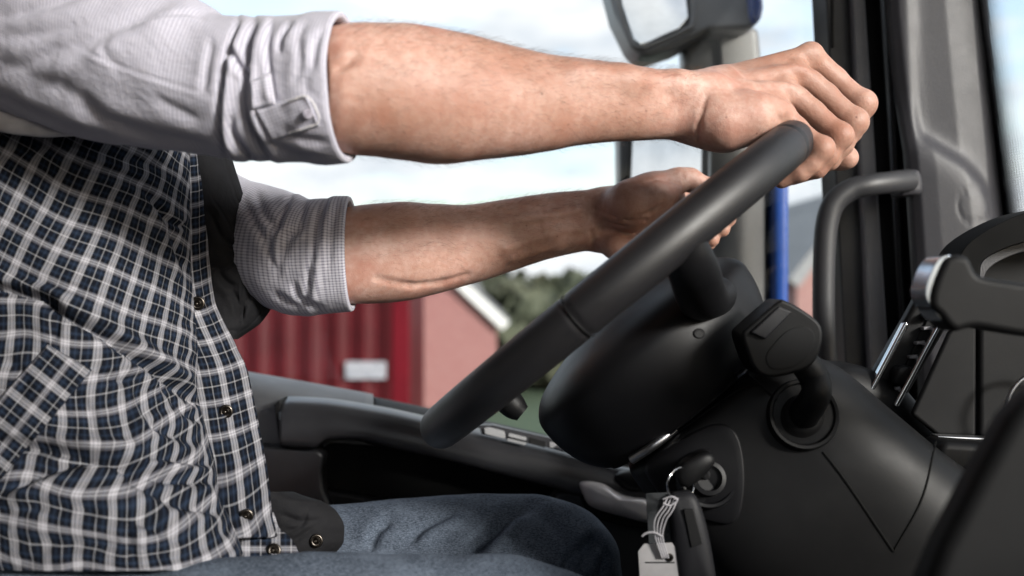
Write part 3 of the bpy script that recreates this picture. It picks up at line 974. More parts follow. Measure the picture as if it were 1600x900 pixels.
# ------------------------------------------------------------------ keys hanging from the lock
def keys():
    t = thing('key_bunch', LOCK, 'keys in the ignition lock with black fob, wire ring, string and paper tag', 'keys')
    d0 = LOCK[1] - 0.030
    # key head
    kh = [(1057, 738), (1068, 722), (1096, 708), (1112, 709), (1117, 722), (1102, 742), (1078, 760), (1062, 757)]
    pillow('key_head', kh, d0 - 0.004, 0.006, 0.012, M['soft'], t)
    tube('key_blade', [P(1098, 732, d0 + 0.004), P(1104, 746, LOCK[1] + 0.004)], 0.004, M['satin'], t, n=8, smooth_pts=0)
    def ringp(cx, cy, rx, ry, rot, dd, tilt, n=28):
        pts = []
        for q in np.linspace(0, 2 * np.pi, n):
            x, y = rx * math.cos(q), ry * math.sin(q)
            pts.append(P(cx + x * math.cos(rot) - y * math.sin(rot), cy + x * math.sin(rot) + y * math.cos(rot), dd + tilt * math.cos(q)))
        return pts
    tube('key_ring', ringp(1064, 757, 21, 27, 0.2, d0 - 0.004, 0.014), 0.0009, M['chrome'], t, n=8, smooth_pts=0)
    # remote fob
    fob = [(1046, 782), (1062, 770), (1084, 772), (1098, 800), (1112, 860), (1120, 930), (1100, 940), (1068, 930), (1054, 860)]
    fb = pillow('fob', fob, d0 - 0.010, 0.007, 0.012, M['dark'], t, curve=5)
    slab('fob_buttons', [(1068, 796), (1084, 796), (1098, 850), (1080, 856)], d0 - 0.0185, 0.004, M['rubber'], fb, bevel=0.0008)
    # clear-ish dark plastic sleeve
    sleeve = slab('plastic_sleeve', [(1009, 771), (1058, 769), (1060, 850), (1014, 856)], d0 - 0.002, 0.0015, M['sleeve_plastic'], t, bevel=0.0004)
    # string
    r = random.Random(5)
    for k in range(4):
        o = 5.5 * k - 9
        tube('string', [P(1052 + o, 778, d0 - 0.017), P(1044 + o * .8, 790 + k * 3, d0 - 0.019), P(1033 + o * 1.1, 812, d0 - 0.019), P(1030 + o * .7, 838, d0 - 0.018), P(1040 + o * .6, 872, d0 - 0.016)], 0.00065, M['string'], t, n=6)
    tube('string', [P(1034, 838, d0 - 0.019), P(1022, 832, d0 - 0.02), P(1010, 833, d0 - 0.02), P(1003, 838, d0 - 0.02)], 0.0009, M['string'], t, n=6)
    tube('string', [P(1036, 780, d0 - 0.019), P(1050, 776, d0 - 0.021), P(1058, 782, d0 - 0.02), P(1046, 790, d0 - 0.02), P(1036, 786, d0 - 0.019)], 0.0008, M['string'], t, n=6)
    pap = Mat('paper_tag'); pap.set(Roughness=0.8)
    pap.color(pap.ramp(pap.noise(60, 4), [(0.3, (0.27, 0.26, 0.265)), (0.7, (0.33, 0.32, 0.325))]))  # white paper greyed so the tag carries painted shade
    tg = slab('paper_tag', [(1006, 850), (1050, 848), (1058, 860), (1062, 935), (1002, 938), (997, 862)], d0 - 0.012, 0.0009, pap.m, t, bevel=0.0002)
    slab('printed_line', [(1008, 878), (1054, 878), (1054, 880), (1008, 880)], d0 - 0.0123, 0.0005, M['rubber'], tg, bevel=0)
    c = P(1046, 871, d0 - 0.0124)
    lathe('eyelet', [(0, 0.0034), (0.0008, 0.0032), (0.0010, 0.0018), (0.0002, 0.0014)], M['brass'], tg, c, np.array([0, -1.0, 0]), np.array([1.0, 0, 0]), np.array([0, 0, 1.0]), n=20)
keys()

# ------------------------------------------------------------------ driver's door
def door():
    D = 1.50
    t = thing('truck_door', P(800, 800, D), 'black truck door trim with armrest, window switches and a chrome handle, beyond the driver', 'door')
    # sill and upper trim: section swept along the door; rows = section, columns along x
    xs = np.linspace(300, 1180, 60)
    top = hermite([300, 385, 590, 700, 890, 1000, 1180], [566, 580, 617, 640, 684, 712, 765], xs)
    secs = [(1.63, 0), (1.605, 2), (1.575, 9), (1.545, 20), (1.52, 33), (1.506, 46), (1.50, 60), (1.50, 160), (1.51, 420), (1.53, 700)]
    V = np.array([[P(800 + (x - 800) * 1.0, y + dy, dd) for x, y in zip(xs, top)] for dd, dy in secs])
    m = xs <= 592
    facing(sheet('upper_trim', V[:, :m.sum()], M['doorg'], t, thick=0.004, sharp=60))
    # front section of the sill in rubber, a little lower
    V2 = np.array([[P(x, y + dy + 4, dd) for x, y in zip(xs, top)] for dd, dy in secs])
    j = m.sum() - 1
    facing(sheet('sill_trim', V2[:, j:], M['rubber'], t, thick=0.004, sharp=60))
    # armrest band: smooth plastic, stands proud of the trim
    xs = np.linspace(432, 1120, 70)
    t1 = hermite([432, 450, 500, 590, 700, 840, 980, 1050, 1120], [628, 619, 621, 634, 658, 691, 728, 748, 770], xs)
    b1 = hermite([432, 441, 496, 503, 512, 540, 620, 700, 800, 860, 905, 950, 1000, 1120], [690, 697, 700, 692, 687, 686, 702, 720, 746, 762, 775, 770, 790, 830], xs)
    secs = [(1.512, 0.0, 0), (1.495, 0.0, 2), (1.470, 0.0, 7), (1.452, 0.0, 15), (1.443, 0.10, 24), (1.440, 0.40, 20), (1.440, 0.75, 8), (1.441, 0.95, 0), (1.446, 1.0, 0), (1.50, 1.0, 2)]
    V = np.array([[P(x, y0 + (y1 - y0) * f + dy, dd) for x, y0, y1 in zip(xs, t1, b1)] for dd, f, dy in secs])
    V[:, 0] = V[:, 1] + (V[:, 0] - V[:, 1]) * 0.6
    facing(sheet('armrest', V, M['doors'], t, thick=0.004, sharp=45))
    slab('armrest_end', [(428, 632), (437, 624), (443, 697), (436, 692)], 1.452, 0.05, M['rubber'], t, bevel=0.001)
    # lower left panel
    slab('lower_panel', [(330, 700), (440, 699), (497, 704), (506, 712), (502, 735), (505, 765), (520, 800), (545, 830), (560, 990), (330, 990)], 1.455, 0.06, M['doors'], t, bevel=0.006)
    # storage bin lip below the pocket
    slab('bin_lip', [(500, 762), (560, 772), (640, 789), (760, 806), (900, 815), (900, 1000), (500, 1000)], 1.475, 0.03, M['soft'], t, bevel=0.008)
    # panel by the handle
    slab('handle_surround', [(858, 783), (872, 768), (905, 766), (960, 760), (1060, 782), (1120, 800), (1120, 990), (880, 990), (862, 850)], 1.458, 0.05, M['doors'], t, bevel=0.006)
    slab('pocket_shade', [(500, 704), (514, 692), (600, 698), (700, 718), (866, 766), (882, 800), (872, 900), (505, 900)], 1.490, 0.006, M['gap'], t, bevel=0.001)  # flat near-black plate painting the shade inside the door pocket
    # pull handle
    rec = [(903, 752), (920, 747), (960, 750), (1020, 766), (1040, 790), (1030, 822), (990, 824), (950, 816), (922, 804), (908, 782)]
    pillow('handle_recess', rec, 1.449, -0.003, 0.006, M['rubber'], t, curve=4)
    hd = [(907, 753), (940, 755), (966, 770), (985, 776), (1016, 782), (1026, 800), (1014, 816), (976, 808), (940, 798), (920, 788), (910, 770)]
    pillow('door_handle', hd, 1.440, 0.014, 0.01, M['handle_metal'], t, curve=5)
    pillow('handle_cup', [(962, 744), (985, 738), (1010, 744), (1022, 762), (1000, 768), (975, 762)], 1.441, 0.008, 0.02, M['soft'], t, curve=5)
    # switches on the sloping top of the armrest
    pl = None
    def on(px, py): return 1.463 - 0.0006 * (py - (691 + (px - 840) * 0.262))
    sp = slab('switch_panel', [(748, 664), (770, 664), (880, 689), (985, 718), (1004, 727), (1000, 735), (940, 722), (850, 698), (752, 678)], 1.0, 0.012, M['doors'], t, bevel=0.001, dfn=lambda a, b: on(a, b) - 0.006)
    def sw(poly, m=M['switch'], lift=0.011, nm='window_switch', bv=0.0015):
        return slab(nm, poly, 1.0, 0.008, m, sp, bevel=bv, dfn=lambda a, b: on(a, b) - lift)
    sw([(756, 669), (764, 668), (788, 674), (790, 685), (784, 685), (757, 678)])
    sw([(795, 677), (823, 684), (822, 689), (793, 682)])
    sw([(793, 685), (822, 692), (821, 696), (791, 689)])
    sw([(827, 683), (853, 690), (852, 700), (826, 693)], M['rubber'], 0.0075, 'blank_switch')
    sw([(858, 690), (924, 707), (926, 715), (858, 699)], M['switch'], 0.009, 'mirror_switch')
    kb = pillow('mirror_knob', [(873, 697), (884, 693), (904, 698), (915, 704), (911, 707), (890, 704), (877, 700)], 1.443, 0.004, 0.008, M['chrome'], sp, curve=5)
    sw([(959, 710), (984, 717), (990, 725), (962, 718)])
    # window glass and frame
    V = [P(200, -420, 1.64), P(1312, -420, 1.64), P(1345, 790, 1.64), P(200, 600, 1.64)]
    mesh('window_glass', V, [(0, 1, 2, 3)], M['glass'], t, smooth=False)
    # front upright of the window frame: seal, bright strip, dark channel
    def upright(nm, xt, xb, d, th, mat, y0=-260, y1=760, bv=0.004):
        f = lambda x0, x1, y: x0 + (x1 - x0) * y / 570.0
        poly = [(f(xt[0], xb[0], y0), y0), (f(xt[1], xb[1], y0), y0), (f(xt[1], xb[1], y1), y1), (f(xt[0], xb[0], y1), y1)]
        return slab(nm, poly, d, th, mat, t, bevel=bv)
    upright('window_frame', (1291, 1337), (1321, 1368), 1.575, 0.075, M['frame_dark'], bv=0.003)
    upright('frame_edge', (1333, 1352), (1361, 1390), 1.555, 0.05, M['frame'], bv=0.003)
    upright('door_seal', (1349, 1378), (1380, 1412), 1.568, 0.05, M['rubber'], bv=0.004)
    slab('frame_slot', [(1298, -200), (1302, -200), (1303, 74), (1300, 74)], 1.572, 0.004, M['rubber'], t, bevel=0)
    return t
door()

# ------------------------------------------------------------------ windscreen pillar with grab handle
def pillar():
    t = thing('windscreen_pillar', P(1470, 500, 1.48), 'grey grained windscreen pillar with a black grab handle, between side window and windscreen', 'pillar')
    ys = np.linspace(-260, 640, 140)
    L_ = 1378 + 0.085 * ys - 0 ; L_ = hermite([-260, 0, 250, 600], [1368, 1378, 1403, 1425], ys)
    Rr = hermite([-260, 0, 150, 320, 640], [1518, 1543, 1556, 1572, 1605], ys)
    u = np.linspace(0, 1, 60)
    V = np.zeros((len(ys), len(u), 3))
    for i, y in enumerate(ys):
        for k, w in enumerate(u):
            x = L_[i] + (Rr[i] - L_[i]) * w
            d = np.interp(w, [0, 0.04, 0.14, 0.3, 0.6, 0.85, 0.96, 1], [1.54, 1.514, 1.505, 1.500, 1.496, 1.500, 1.515, 1.55])
            V[i, k] = P(x, y, d)
    px, py = proj(V)
    # bulge and the S shaped edge below
    d, s, tt = segdist(px, py, catmull([(1412, -100), (1420, 120), (1428, 205), (1455, 232), (1500, 262), (1528, 296), (1540, 335), (1543, 420), (1540, 640)], 6))
    inside = s > 0
    step = 0.022 * (0.5 + 0.5 * np.tanh(d * s / 15.0))
    ridge = -0.003 * np.exp(-(d / 12.0) ** 2)
    V[..., 1] -= (step * (0.35 + 0.65 * np.clip((py - 150) / 90, 0, 1)) - ridge)
    cap = np.hypot(px - 1514, (py - 324))
    V[..., 1] += 0.0014 * np.exp(-((cap - 27) / 2.0) ** 2)
    o = facing(sheet('pillar_trim', V, M['pillar'], t, thick=0.004))
    # outer shell of the pillar behind the trim
    slab('pillar_shell', [(1370, -270), (1500, -270), (1560, 660), (1424, 660)], 1.60, 0.10, M['rubber'], t, bevel=0.01)
    slab('seal_edge', [(1375, -200), (1378, -200), (1401, 240), (1414, 570), (1411, 570), (1398, 240)], 1.528, 0.01, M['satin'] if False else M['dark'], t, bevel=0.001)
    # grab handle
    dH = 1.44
    pts = [P(1420, 282, 1.475), P(1392, 285, 1.452), P(1360, 289, dH), P(1328, 297, dH), P(1303, 318, dH), P(1292, 350, dH), P(1288, 400, dH), P(1287, 480, dH), P(1290, 560, dH), P(1296, 640, dH + .01), P(1300, 700, dH + 0.03)]
    rr = [0.0145, 0.0140, 0.0138, 0.0140, 0.0142, 0.0140, 0.0138, 0.0138, 0.0140, 0.014, 0.014]
    tube('grab_handle', pts, rr, M['frame_dark'], t, n=24, smooth_pts=8)
    pillow('handle_mount', [(1404, 270), (1416, 266), (1436, 268), (1440, 300), (1418, 306), (1404, 303)], 1.478, 0.008, 0.03, M['pillar'], t, curve=5)
    return t
pillar()

# windscreen: glass sheet across the front of the cab, with the dotted black band at its edge
def windscreen():
    x0, x1 = P(1550, 0, 1.53)[0], 0
    t = thing('windscreen', (0.68, 0.5, ZC), 'windscreen at the right edge, clear glass with a dotted black border', 'windscreen')
    ys = np.linspace(1.56, -0.55, 30); zs = np.linspace(-0.35, 0.80, 12)
    def X(y, z): return 0.640 + 0.10 * (1 - ((y - 0.45) / 1.15) ** 2) - 0.14 * (z - 0.1)
    V = np.array([[(X(y, z), y, ZC + z) for y in ys] for z in zs])
    sheet('glass', V, M['glass'], t)
    m = Mat('ceramic_dots'); m.set(Roughness=0.4)
    m.b.inputs['Base Color'].default_value = (0.008, 0.008, 0.009, 1)
    uv = m.n('ShaderNodeUVMap'); s = m.n('ShaderNodeSeparateXYZ'); m.l(uv.outputs[0], s.inputs[0])
    fx = m.math('SUBTRACT', fract(m, s.outputs[0], 0.0055), 0.5); fy = m.math('SUBTRACT', fract(m, s.outputs[1], 0.0032), 0.5)
    r = m.math('SQRT', m.math('ADD', m.math('MULTIPLY', fx, fx), m.math('MULTIPLY', fy, fy)))
    lim = m.math('SUBTRACT', 0.78, m.math('MULTIPLY', s.outputs[0], 10.0))
    al = m.math('LESS_THAN', r, lim); m.l(al, m.b.inputs['Alpha'])
    ys = np.linspace(1.558, 1.44, 14); zs = np.linspace(-0.30, 0.78, 40)
    V = np.array([[(X(y, z) - 0.004, y, ZC + z) for y in ys] for z in zs])
    UV = np.array([[(max(0.0, 1.522 - y) , z) for y in ys] for z in zs])
    sheet('dotted_border', V, m.m, t, uv=UV)
windscreen()

# ------------------------------------------------------------------ dashboard right of the wheel
def dash():
    t = thing('dashboard', P(1500, 700, 1.1), 'black dashboard at the right with an upright chrome edged air vent and instrument hood', 'dashboard')
    # big lower body under the column
    slab('lower_body', [(1120, 690), (1210, 600), (1330, 560), (1420, 600), (1480, 672), (1640, 760), (1800, 800), (1800, 1150), (1080, 1150), (1090, 800)], 1.17, 0.10, M['soft'], t, bevel=0.03, seg=5)
    # knee panel with joint lines
    slab('knee_panel', [(1398, 858), (1460, 796), (1520, 748), (1700, 700), (1800, 1150), (1330, 1150), (1352, 905)], 1.05, 0.04, M['soft'], t, bevel=0.012, seg=4)
    slab('knee_panel', [(1472, 688), (1560, 694), (1700, 700), (1514, 742), (1456, 790), (1394, 850), (1404, 800), (1440, 745)], 1.075, 0.05, M['soft'], t, bevel=0.01, seg=4)
    # panel beside the vent
    slab('side_panel', [(1424, 648), (1482, 520), (1505, 490), (1527, 490), (1526, 684), (1466, 682)], 1.13, 0.008, M['rubber'], t, bevel=0.008)
    slab('side_panel', [(1529, 490), (1750, 490), (1750, 690), (1529, 686)], 1.128, 0.03, M['rubber'], t, bevel=0.006)
    slab('trim_strip', [(1464, 681), (1540, 684), (1600, 689), (1700, 694), (1700, 702), (1600, 697), (1540, 692), (1466, 688)], 1.105, 0.02, M['satin'], t, bevel=0.0015)
    # air vent
    v = slab('air_vent', [(1352, 620), (1362, 590), (1420, 490), (1440, 452), (1452, 440), (1500, 470), (1476, 520), (1404, 645), (1392, 660)], 1.185, 0.02, M['soft'], t, bevel=0.006)
    slab('vent_opening', [(1386, 632), (1448, 502), (1456, 486), (1478, 492), (1470, 510), (1404, 640)], 1.182, 0.012, M['rubber'], v, bevel=0.001)
    for k, y in enumerate((512, 535, 557, 580, 606)):
        xl = 1443 - (y - 512) * 0.465; xr = 1466 - (y - 512) * 0.53
        slab('vent_slat', [(xl, y - 1), (xr, y - 3), (xr, y + 2), (xl, y + 4)], 1.174, 0.010, M['frame'], v, bevel=0.001)
    pillow('vent_tab', [(1396, 584), (1402, 573), (1416, 571), (1424, 577), (1414, 600), (1396, 600)], 1.172, 0.005, 0.01, M['hubm'], v, curve=4)
    pillow('vent_wheel', [(1443, 492), (1450, 487), (1460, 489), (1462, 497), (1450, 500), (1443, 498)], 1.176, 0.006, 0.008, M['soft'], v, curve=4)
    slab('chrome_strip', [(1357, 612), (1360, 606), (1414, 503), (1420, 505), (1419, 514), (1365, 614)], 1.172, 0.012, M['chrome'], v, bevel=0.0025)
    slab('chrome_strip', [(1396, 634), (1464, 508), (1471, 504), (1470, 512), (1404, 637)], 1.165, 0.012, M['chrome'], v, bevel=0.002)
    # instrument hood: arched shell, inner bezel
    o = catmull([(1500, 412), (1502, 396), (1520, 375), (1560, 350), (1610, 330), (1680, 318), (1780, 315)], 6)
    i = catmull([(1530, 432), (1533, 412), (1548, 398), (1580, 384), (1625, 372), (1690, 362), (1780, 360)], 6)
    slab('instrument_hood', np.vstack([o, i[::-1]]), 1.12, 0.06, M['gap'], t, bevel=0.005)
    i2 = catmull([(1536, 440), (1542, 424), (1558, 410), (1590, 396), (1630, 388), (1690, 380), (1780, 376)], 6)
    slab('instrument_bezel', np.vstack([i, i2[::-1]]), 1.16, 0.06, M['pillar'], t, bevel=0.003)
    slab('instrument_face', [(1500, 412), (1620, 372), (1780, 362), (1780, 495), (1490, 495)], 1.20, 0.05, M['rubber'], t, bevel=0.003)
    # round dial rim low at the right
    c = P(1632, 640, 1.10)
    tube('dial_rim', [c + 0.036 * np.array([math.cos(q), 0, math.sin(q)]) for q in np.linspace(0, 2 * np.pi, 40)], 0.0022, M['satin'], t, n=8, smooth_pts=0, caps=False)
    return t
dash()

def lever():
    d = 0.80
    t = thing('control_lever', P(1700, 470, d), 'out of focus black lever with a chrome tip, pointing in from the right edge', 'lever')
    body = [(1474, 410), (1486, 400), (1502, 398), (1516, 404), (1526, 424), (1538, 432), (1580, 439), (1640, 446), (1760, 455), (1760, 540), (1640, 530), (1570, 520), (1530, 513), (1512, 514), (1496, 518), (1482, 510), (1470, 494), (1456, 478), (1458, 450)]
    pillow('lever_grip', body, d, 0.012, 0.03, M['hubm'], t, curve=4, pw=0.45) if False else None
    slab('lever_grip', body, d, 0.036, M['rubber'], t, bevel=0.010, curve=4, seg=5)
    tip = [(1446, 462), (1449, 440), (1460, 414), (1472, 401), (1486, 399), (1480, 412), (1470, 436), (1464, 458), (1470, 476), (1480, 492), (1484, 508), (1470, 500), (1455, 482)]
    slab('chrome_tip', tip, d + 0.004, 0.030, M['tip_metal'], t, bevel=0.006, curve=4, seg=5)
    tube('lever_shaft', [P(1730, 495, d + 0.018), P(1900, 520, d + 0.03), P(2100, 640, d + 0.1)], [0.016, 0.018, 0.02], M['soft'], t)
    return t
lever()

def console():
    d = 0.62
    t = thing('centre_console', P(1600, 900, d), 'blurred black centre console edge in the lower right corner', 'console')
    slab('console_side', [(1448, 915), (1475, 850), (1530, 745), (1580, 655), (1610, 620), (1720, 560), (1900, 560), (1900, 1300), (1448, 1300)], d, 0.03, M['rubber'], t, bevel=0.010, seg=4)
    return t
console()

# ------------------------------------------------------------------ outside mirrors
def mirrors():
    t = thing('side_mirror', P(1160, 300, 1.95), 'dark grey outside mirror unit with blue end caps, beyond the side window', 'mirror')
    d = 1.95
    # lower big head: glass turned back along the truck's side
    fl = lambda a, b: d + 0.05 - 0.00097 * (a - 968)
    hd = slab('mirror_head', [(968, 208), (1000, 202), (1108, 202), (1106, 480), (990, 478), (972, 420)], 1.0, 0.10, M['mirrorh'], t, bevel=0.006, seg=3, dfn=fl)
    slab('mirror_glass', [(984, 218), (1097, 218), (1094, 470), (990, 468)], 1.0, 0.008, M['mirror'], hd, bevel=0.001, dfn=lambda a, b: fl(a, b) - 0.012)
    slab('mirror_frame', [(969, 208), (983, 208), (979, 300), (990, 470), (976, 470), (970, 300)], 1.0, 0.03, M['rubber'], hd, bevel=0.003, dfn=lambda a, b: fl(a, b) - 0.020)
    slab('mirror_frame', [(1098, 208), (1108, 208), (1105, 470), (1095, 470)], 1.0, 0.03, M['rubber'], hd, bevel=0.003, dfn=lambda a, b: fl(a, b) - 0.020)
    pan = [(1108, 215), (1212, 215), (1210, 560), (1112, 560)]
    V = []
    for y in np.linspace(212, 560, 20):
        V.append([P(x, y, dd) for x, dd in zip((1106, 1112, 1130, 1155, 1185, 1207, 1209), (d + .02, d - .012, d - .022, d - .022, d - .006, d + .03, d + .06))])
    facing(sheet('inner_cover', np.array(V), M['mirrorh'], hd, thick=0.003))
    slab('blue_shell', [(1207, 200), (1228, 205), (1234, 240), (1234, 420), (1232, 560), (1209, 560)], d - 0.01, 0.10, M['bluep'], hd, bevel=0.012, seg=4)
    # arm
    slab('mirror_arm', [(1066, 60), (1186, 40), (1192, 100), (1196, 230), (1072, 230), (1070, 120)], d + 0.01, 0.06, M['mirrorh'], t, bevel=0.012)
    slab('arm_cover', [(1124, 45), (1177, 45), (1182, 108), (1184, 200), (1134, 200)], d - 0.003, 0.02, M['palegrey'], t, bevel=0.003)
    # upper head with glass
    up = slab('upper_mirror_head', [(945, -40), (960, 18), (985, 68), (1000, 84), (1012, 88), (1060, 72), (1110, 46), (1176, 44), (1186, 30), (1184, -60)], 1.0, 0.12, M['mirrorh'], t, bevel=0.012, curve=0, seg=4, dfn=lambda a, b: d - 0.03 - 0.0008 * b)
    gl = [(962, -60), (972, 8), (990, 60), (1000, 70), (1014, 66), (1062, 44), (1076, 26), (1066, -60)]
    slab('mirror_glass', gl, 1.0, 0.01, M['mirror'], up, bevel=0.002, dfn=lambda a, b: d - 0.040 - 0.0008 * b)
    rim = catmull([(958, -60), (966, 10), (986, 66), (1000, 76), (1016, 72), (1066, 50), (1083, 30), (1074, -60)], 5)
    tube('glass_rim', [P(a, b, d - 0.042 - 0.0008 * b) for a, b in rim], 0.0045, M['mirrorh'], up, n=8, smooth_pts=0)
    slab('blue_cap', [(1176, -60), (1190, -30), (1194, 10), (1190, 30), (1178, 40), (1174, 20)], d - 0.075, 0.11, M['bluep'], up, bevel=0.01)
    return t
mirrors()

# ------------------------------------------------------------------ the driver
person = thing('person', P(150, 900, 1.1), 'driver in plaid vest, grey shirt with rolled sleeves and jeans, both hands on the wheel', 'person')
CAM0 = Vector((0, 0, ZC))

def limb(f, st_, axis_a, axis_b, wr, k=0.012):
    """tapered arm through outline stations (px, ytop, ybot); depth runs from axis_a (px, d) to axis_b"""
    (pa, da), (pb, db) = axis_a, axis_b
    xa, xb = (pa - 800) / F * da, (pb - 800) / F * db
    ang = math.atan2(db - da, xb - xa); c, s = math.cos(ang), math.sin(ang)
    A, Z0, H, Wd = [], [], [], []
    for n, (px, yt, yb) in enumerate(st_):
        q = (px - 800) / F
        d = (da - xa * (db - da) / (xb - xa)) / (1 - q * (db - da) / (xb - xa))
        p = P(px, (yt + yb) / 2, d)
        A.append((p[0] - xa) * c + (p[1] - da) * s)
        Z0.append(p[2]); H.append((yb - yt) / 2 * d / F); Wd.append(H[-1] * np.interp(n / (len(st_) - 1), [0, 0.5, 1], wr))
    A, Z0, H, Wd = map(np.array, (A, Z0, H, Wd))
    aa = np.linspace(A[0], A[-1], 200)
    z_, h_, w_ = hermite(A, Z0, aa), hermite(A, H, aa), hermite(A, Wd, aa)
    sl = tuple(slice(0, n) for n in f.n)
    X, Y, Z = f.coords(sl)
    a = (X - xa) * c + (Y - da) * s; b = -(X - xa) * s + (Y - da) * c
    zz = np.interp(a, aa, z_); hh = np.interp(a, aa, h_); ww = np.interp(a, aa, w_)
    dz = (Z - zz) / hh; dw = b / ww
    r = np.sqrt(dz * dz + dw * dw)
    d = (r - 1) * np.minimum(hh, ww) * np.where(r > 1, 1.0, 1.0)
    over = np.maximum(aa[0] - a, a - aa[-1])
    d = np.maximum(d, over)
    f.put(np.broadcast_to(d, f.g.shape).astype(np.float32), sl, k)
    return lambda px: ((da - xa * (db - da) / (xb - xa)) / (1 - (px - 800) / F * (db - da) / (xb - xa)))

def J(lst):
    """joints (px, py, d, radius px) -> points, radii"""
    return [P(a, b, d) for a, b, d, r in lst], [r * d / F for a, b, d, r in lst]

TOPD = DW * math.cos(half)                      # depth of the rim's top
def right_arm():
    h = 0.0017
    f = Field(P(430, 330, 0.80) * [1, 0, 1] + [-.03, 0.76, 0], P(1390, 10, 1.16) * [1, 0, 1] + [0.02, 1.19, 0.03], h)
    stn = [(492, 60, 218), (512, 44, 234), (551, 37, 242), (600, 37, 246), (630, 38, 249), (672, 44, 255), (700, 49, 256), (729, 55, 253), (782, 69, 247), (836, 82, 239),
           (907, 92, 227), (978, 101, 220), (1040, 110, 217), (1080, 112, 219), (1112, 110, 223), (1135, 108, 222)]
    dep = limb(f, stn, (500, 0.885), (1085, 1.035), (0.95, 0.85, 0.74))
    # forearm muscle relief
    hd = f.like()
    D0 = 1.035
    kn = {'A': (1268, 91, 1.092), 'B': (1249, 116, 1.068), 'C': (1232, 143, 1.046), 'D': (1212, 170, 1.026)}
    # metacarpals
    for key, (a, b, d) in kn.items():
        wy = {'A': 142, 'B': 156, 'C': 172, 'D': 188}[key]
        wd = {'A': 1.066, 'B': 1.052, 'C': 1.036, 'D': 1.022}[key]
        hd.cone(P(1108, wy, wd), P(a - 6, b + 4, d), 33 * wd / F, 20.5 * d / F, 0.016)
    # heel of the hand (little finger side) lying on the rim
    pts, rs = J([(1092, 172, 1.028, 46), (1134, 192, 1.016, 38), (1180, 184, 1.014, 30), (1212, 176, 1.020, 23)])
    hd.chain(pts, rs, 0.018)
    fingers = {
        'A': [(1267, 91, 1.092, 21.5), (1305, 124, 1.095, 19), (1345, 163, 1.090, 20.5), (1330, 205, 1.090, 17), (1310, 232, 1.094, 16), (1272, 256, 1.10, 14)],
        'B': [(1249, 116, 1.068, 21.5), (1290, 150, 1.068, 19), (1333, 192, 1.062, 20.5), (1316, 226, 1.064, 17.5), (1296, 250, 1.068, 16), (1258, 268, 1.078, 14)],
        'C': [(1232, 143, 1.046, 21), (1270, 176, 1.044, 18.5), (1310, 213, 1.036, 20), (1294, 242, 1.038, 17), (1276, 262, 1.042, 15.5), (1238, 276, 1.052, 14)],
        'D': [(1212, 170, 1.026, 19), (1245, 200, 1.020, 17), (1281, 234, 1.010, 18.5), (1268, 256, 1.011, 15.5), (1250, 270, 1.013, 14.5), (1221, 283, 1.020, 12.5)]}
    for key, ch in fingers.items():
        g = f.like(); pts, rs = J(ch)
        for i in range(len(pts) - 1):
            g.cone(pts[i], pts[i + 1], rs[i], rs[i + 1], 0.004)
        # joint bulge and knuckle
        p, r = pts[2], rs[2]; g.ell(p + np.array([0.002, -0.001, 0.001]), (r * 1.0,) * 3, 0.006)
        hd.merge(g, 0.0055)
    for key, (a, b, d) in kn.items():                       # knuckles and the extensor tendons
        rr = {'A': 17.5, 'B': 16.5, 'C': 15, 'D': 12}[key]
        hd.ell(P(a - 1, b - 7, d - 0.004), (rr * d / F,) * 3, 0.006)
        wy = {'A': 128, 'B': 137, 'C': 147, 'D': 160}[key]
        a0 = P(1125, wy, d - 0.022); b0 = P(a - 14, b - 8, d - 0.010)
        hd.cone(a0, b0, 0.0060, 0.0058, 0.007)
    # hollows between the knuckles
    for q, w in ((('A', 'B'), 10), (('B', 'C'), 10), (('C', 'D'), 9)):
        m = (np.array(kn[q[0]]) + np.array(kn[q[1]])) / 2
        hd.cone(P(m[0] - 34, m[1] - 14, m[2] - 0.020), P(m[0] + 8, m[1] - 7, m[2] - 0.019), 0.0035, 0.0055, 0.008, sub=True)
    # thumb under the rim, tip showing beyond the fingers
    g = f.like(); pts, rs = J([(1140, 176, 1.075, 32), (1196, 216, 1.115, 24), (1262, 238, 1.118, 19), (1312, 245, 1.105, 19.5), (1325, 247, 1.100, 17)])
    g.chain(pts, rs, 0.008); hd.merge(g, 0.004)
    f.merge(hd, 0.014)
    # wrist crease, dents near the elbow, web between hand and little finger
    f.on([(1104, 150), (1097, 172), (1092, 196), (1091, 218)], [0.0005, 0.0007, 0.0007, 0.0005], 0.004, True, 0.0003)
    f.on([(530, 106), (556, 88)], [0.0020, 0.0015], 0.006, True)
    f.on([(1218, 184), (1232, 198), (1240, 210)], [0.0016, 0.0020, 0.0016], 0.004, True)
    f.on([(1228, 182), (1244, 196), (1252, 200)], [0.0008, 0.0012, 0.0008], 0.004, True)
    f.on([(900, 112), (980, 124), (1060, 130), (1120, 128)], [0.002, 0.003, 0.003, 0.002], 0.022, False, -0.0025)
    return f

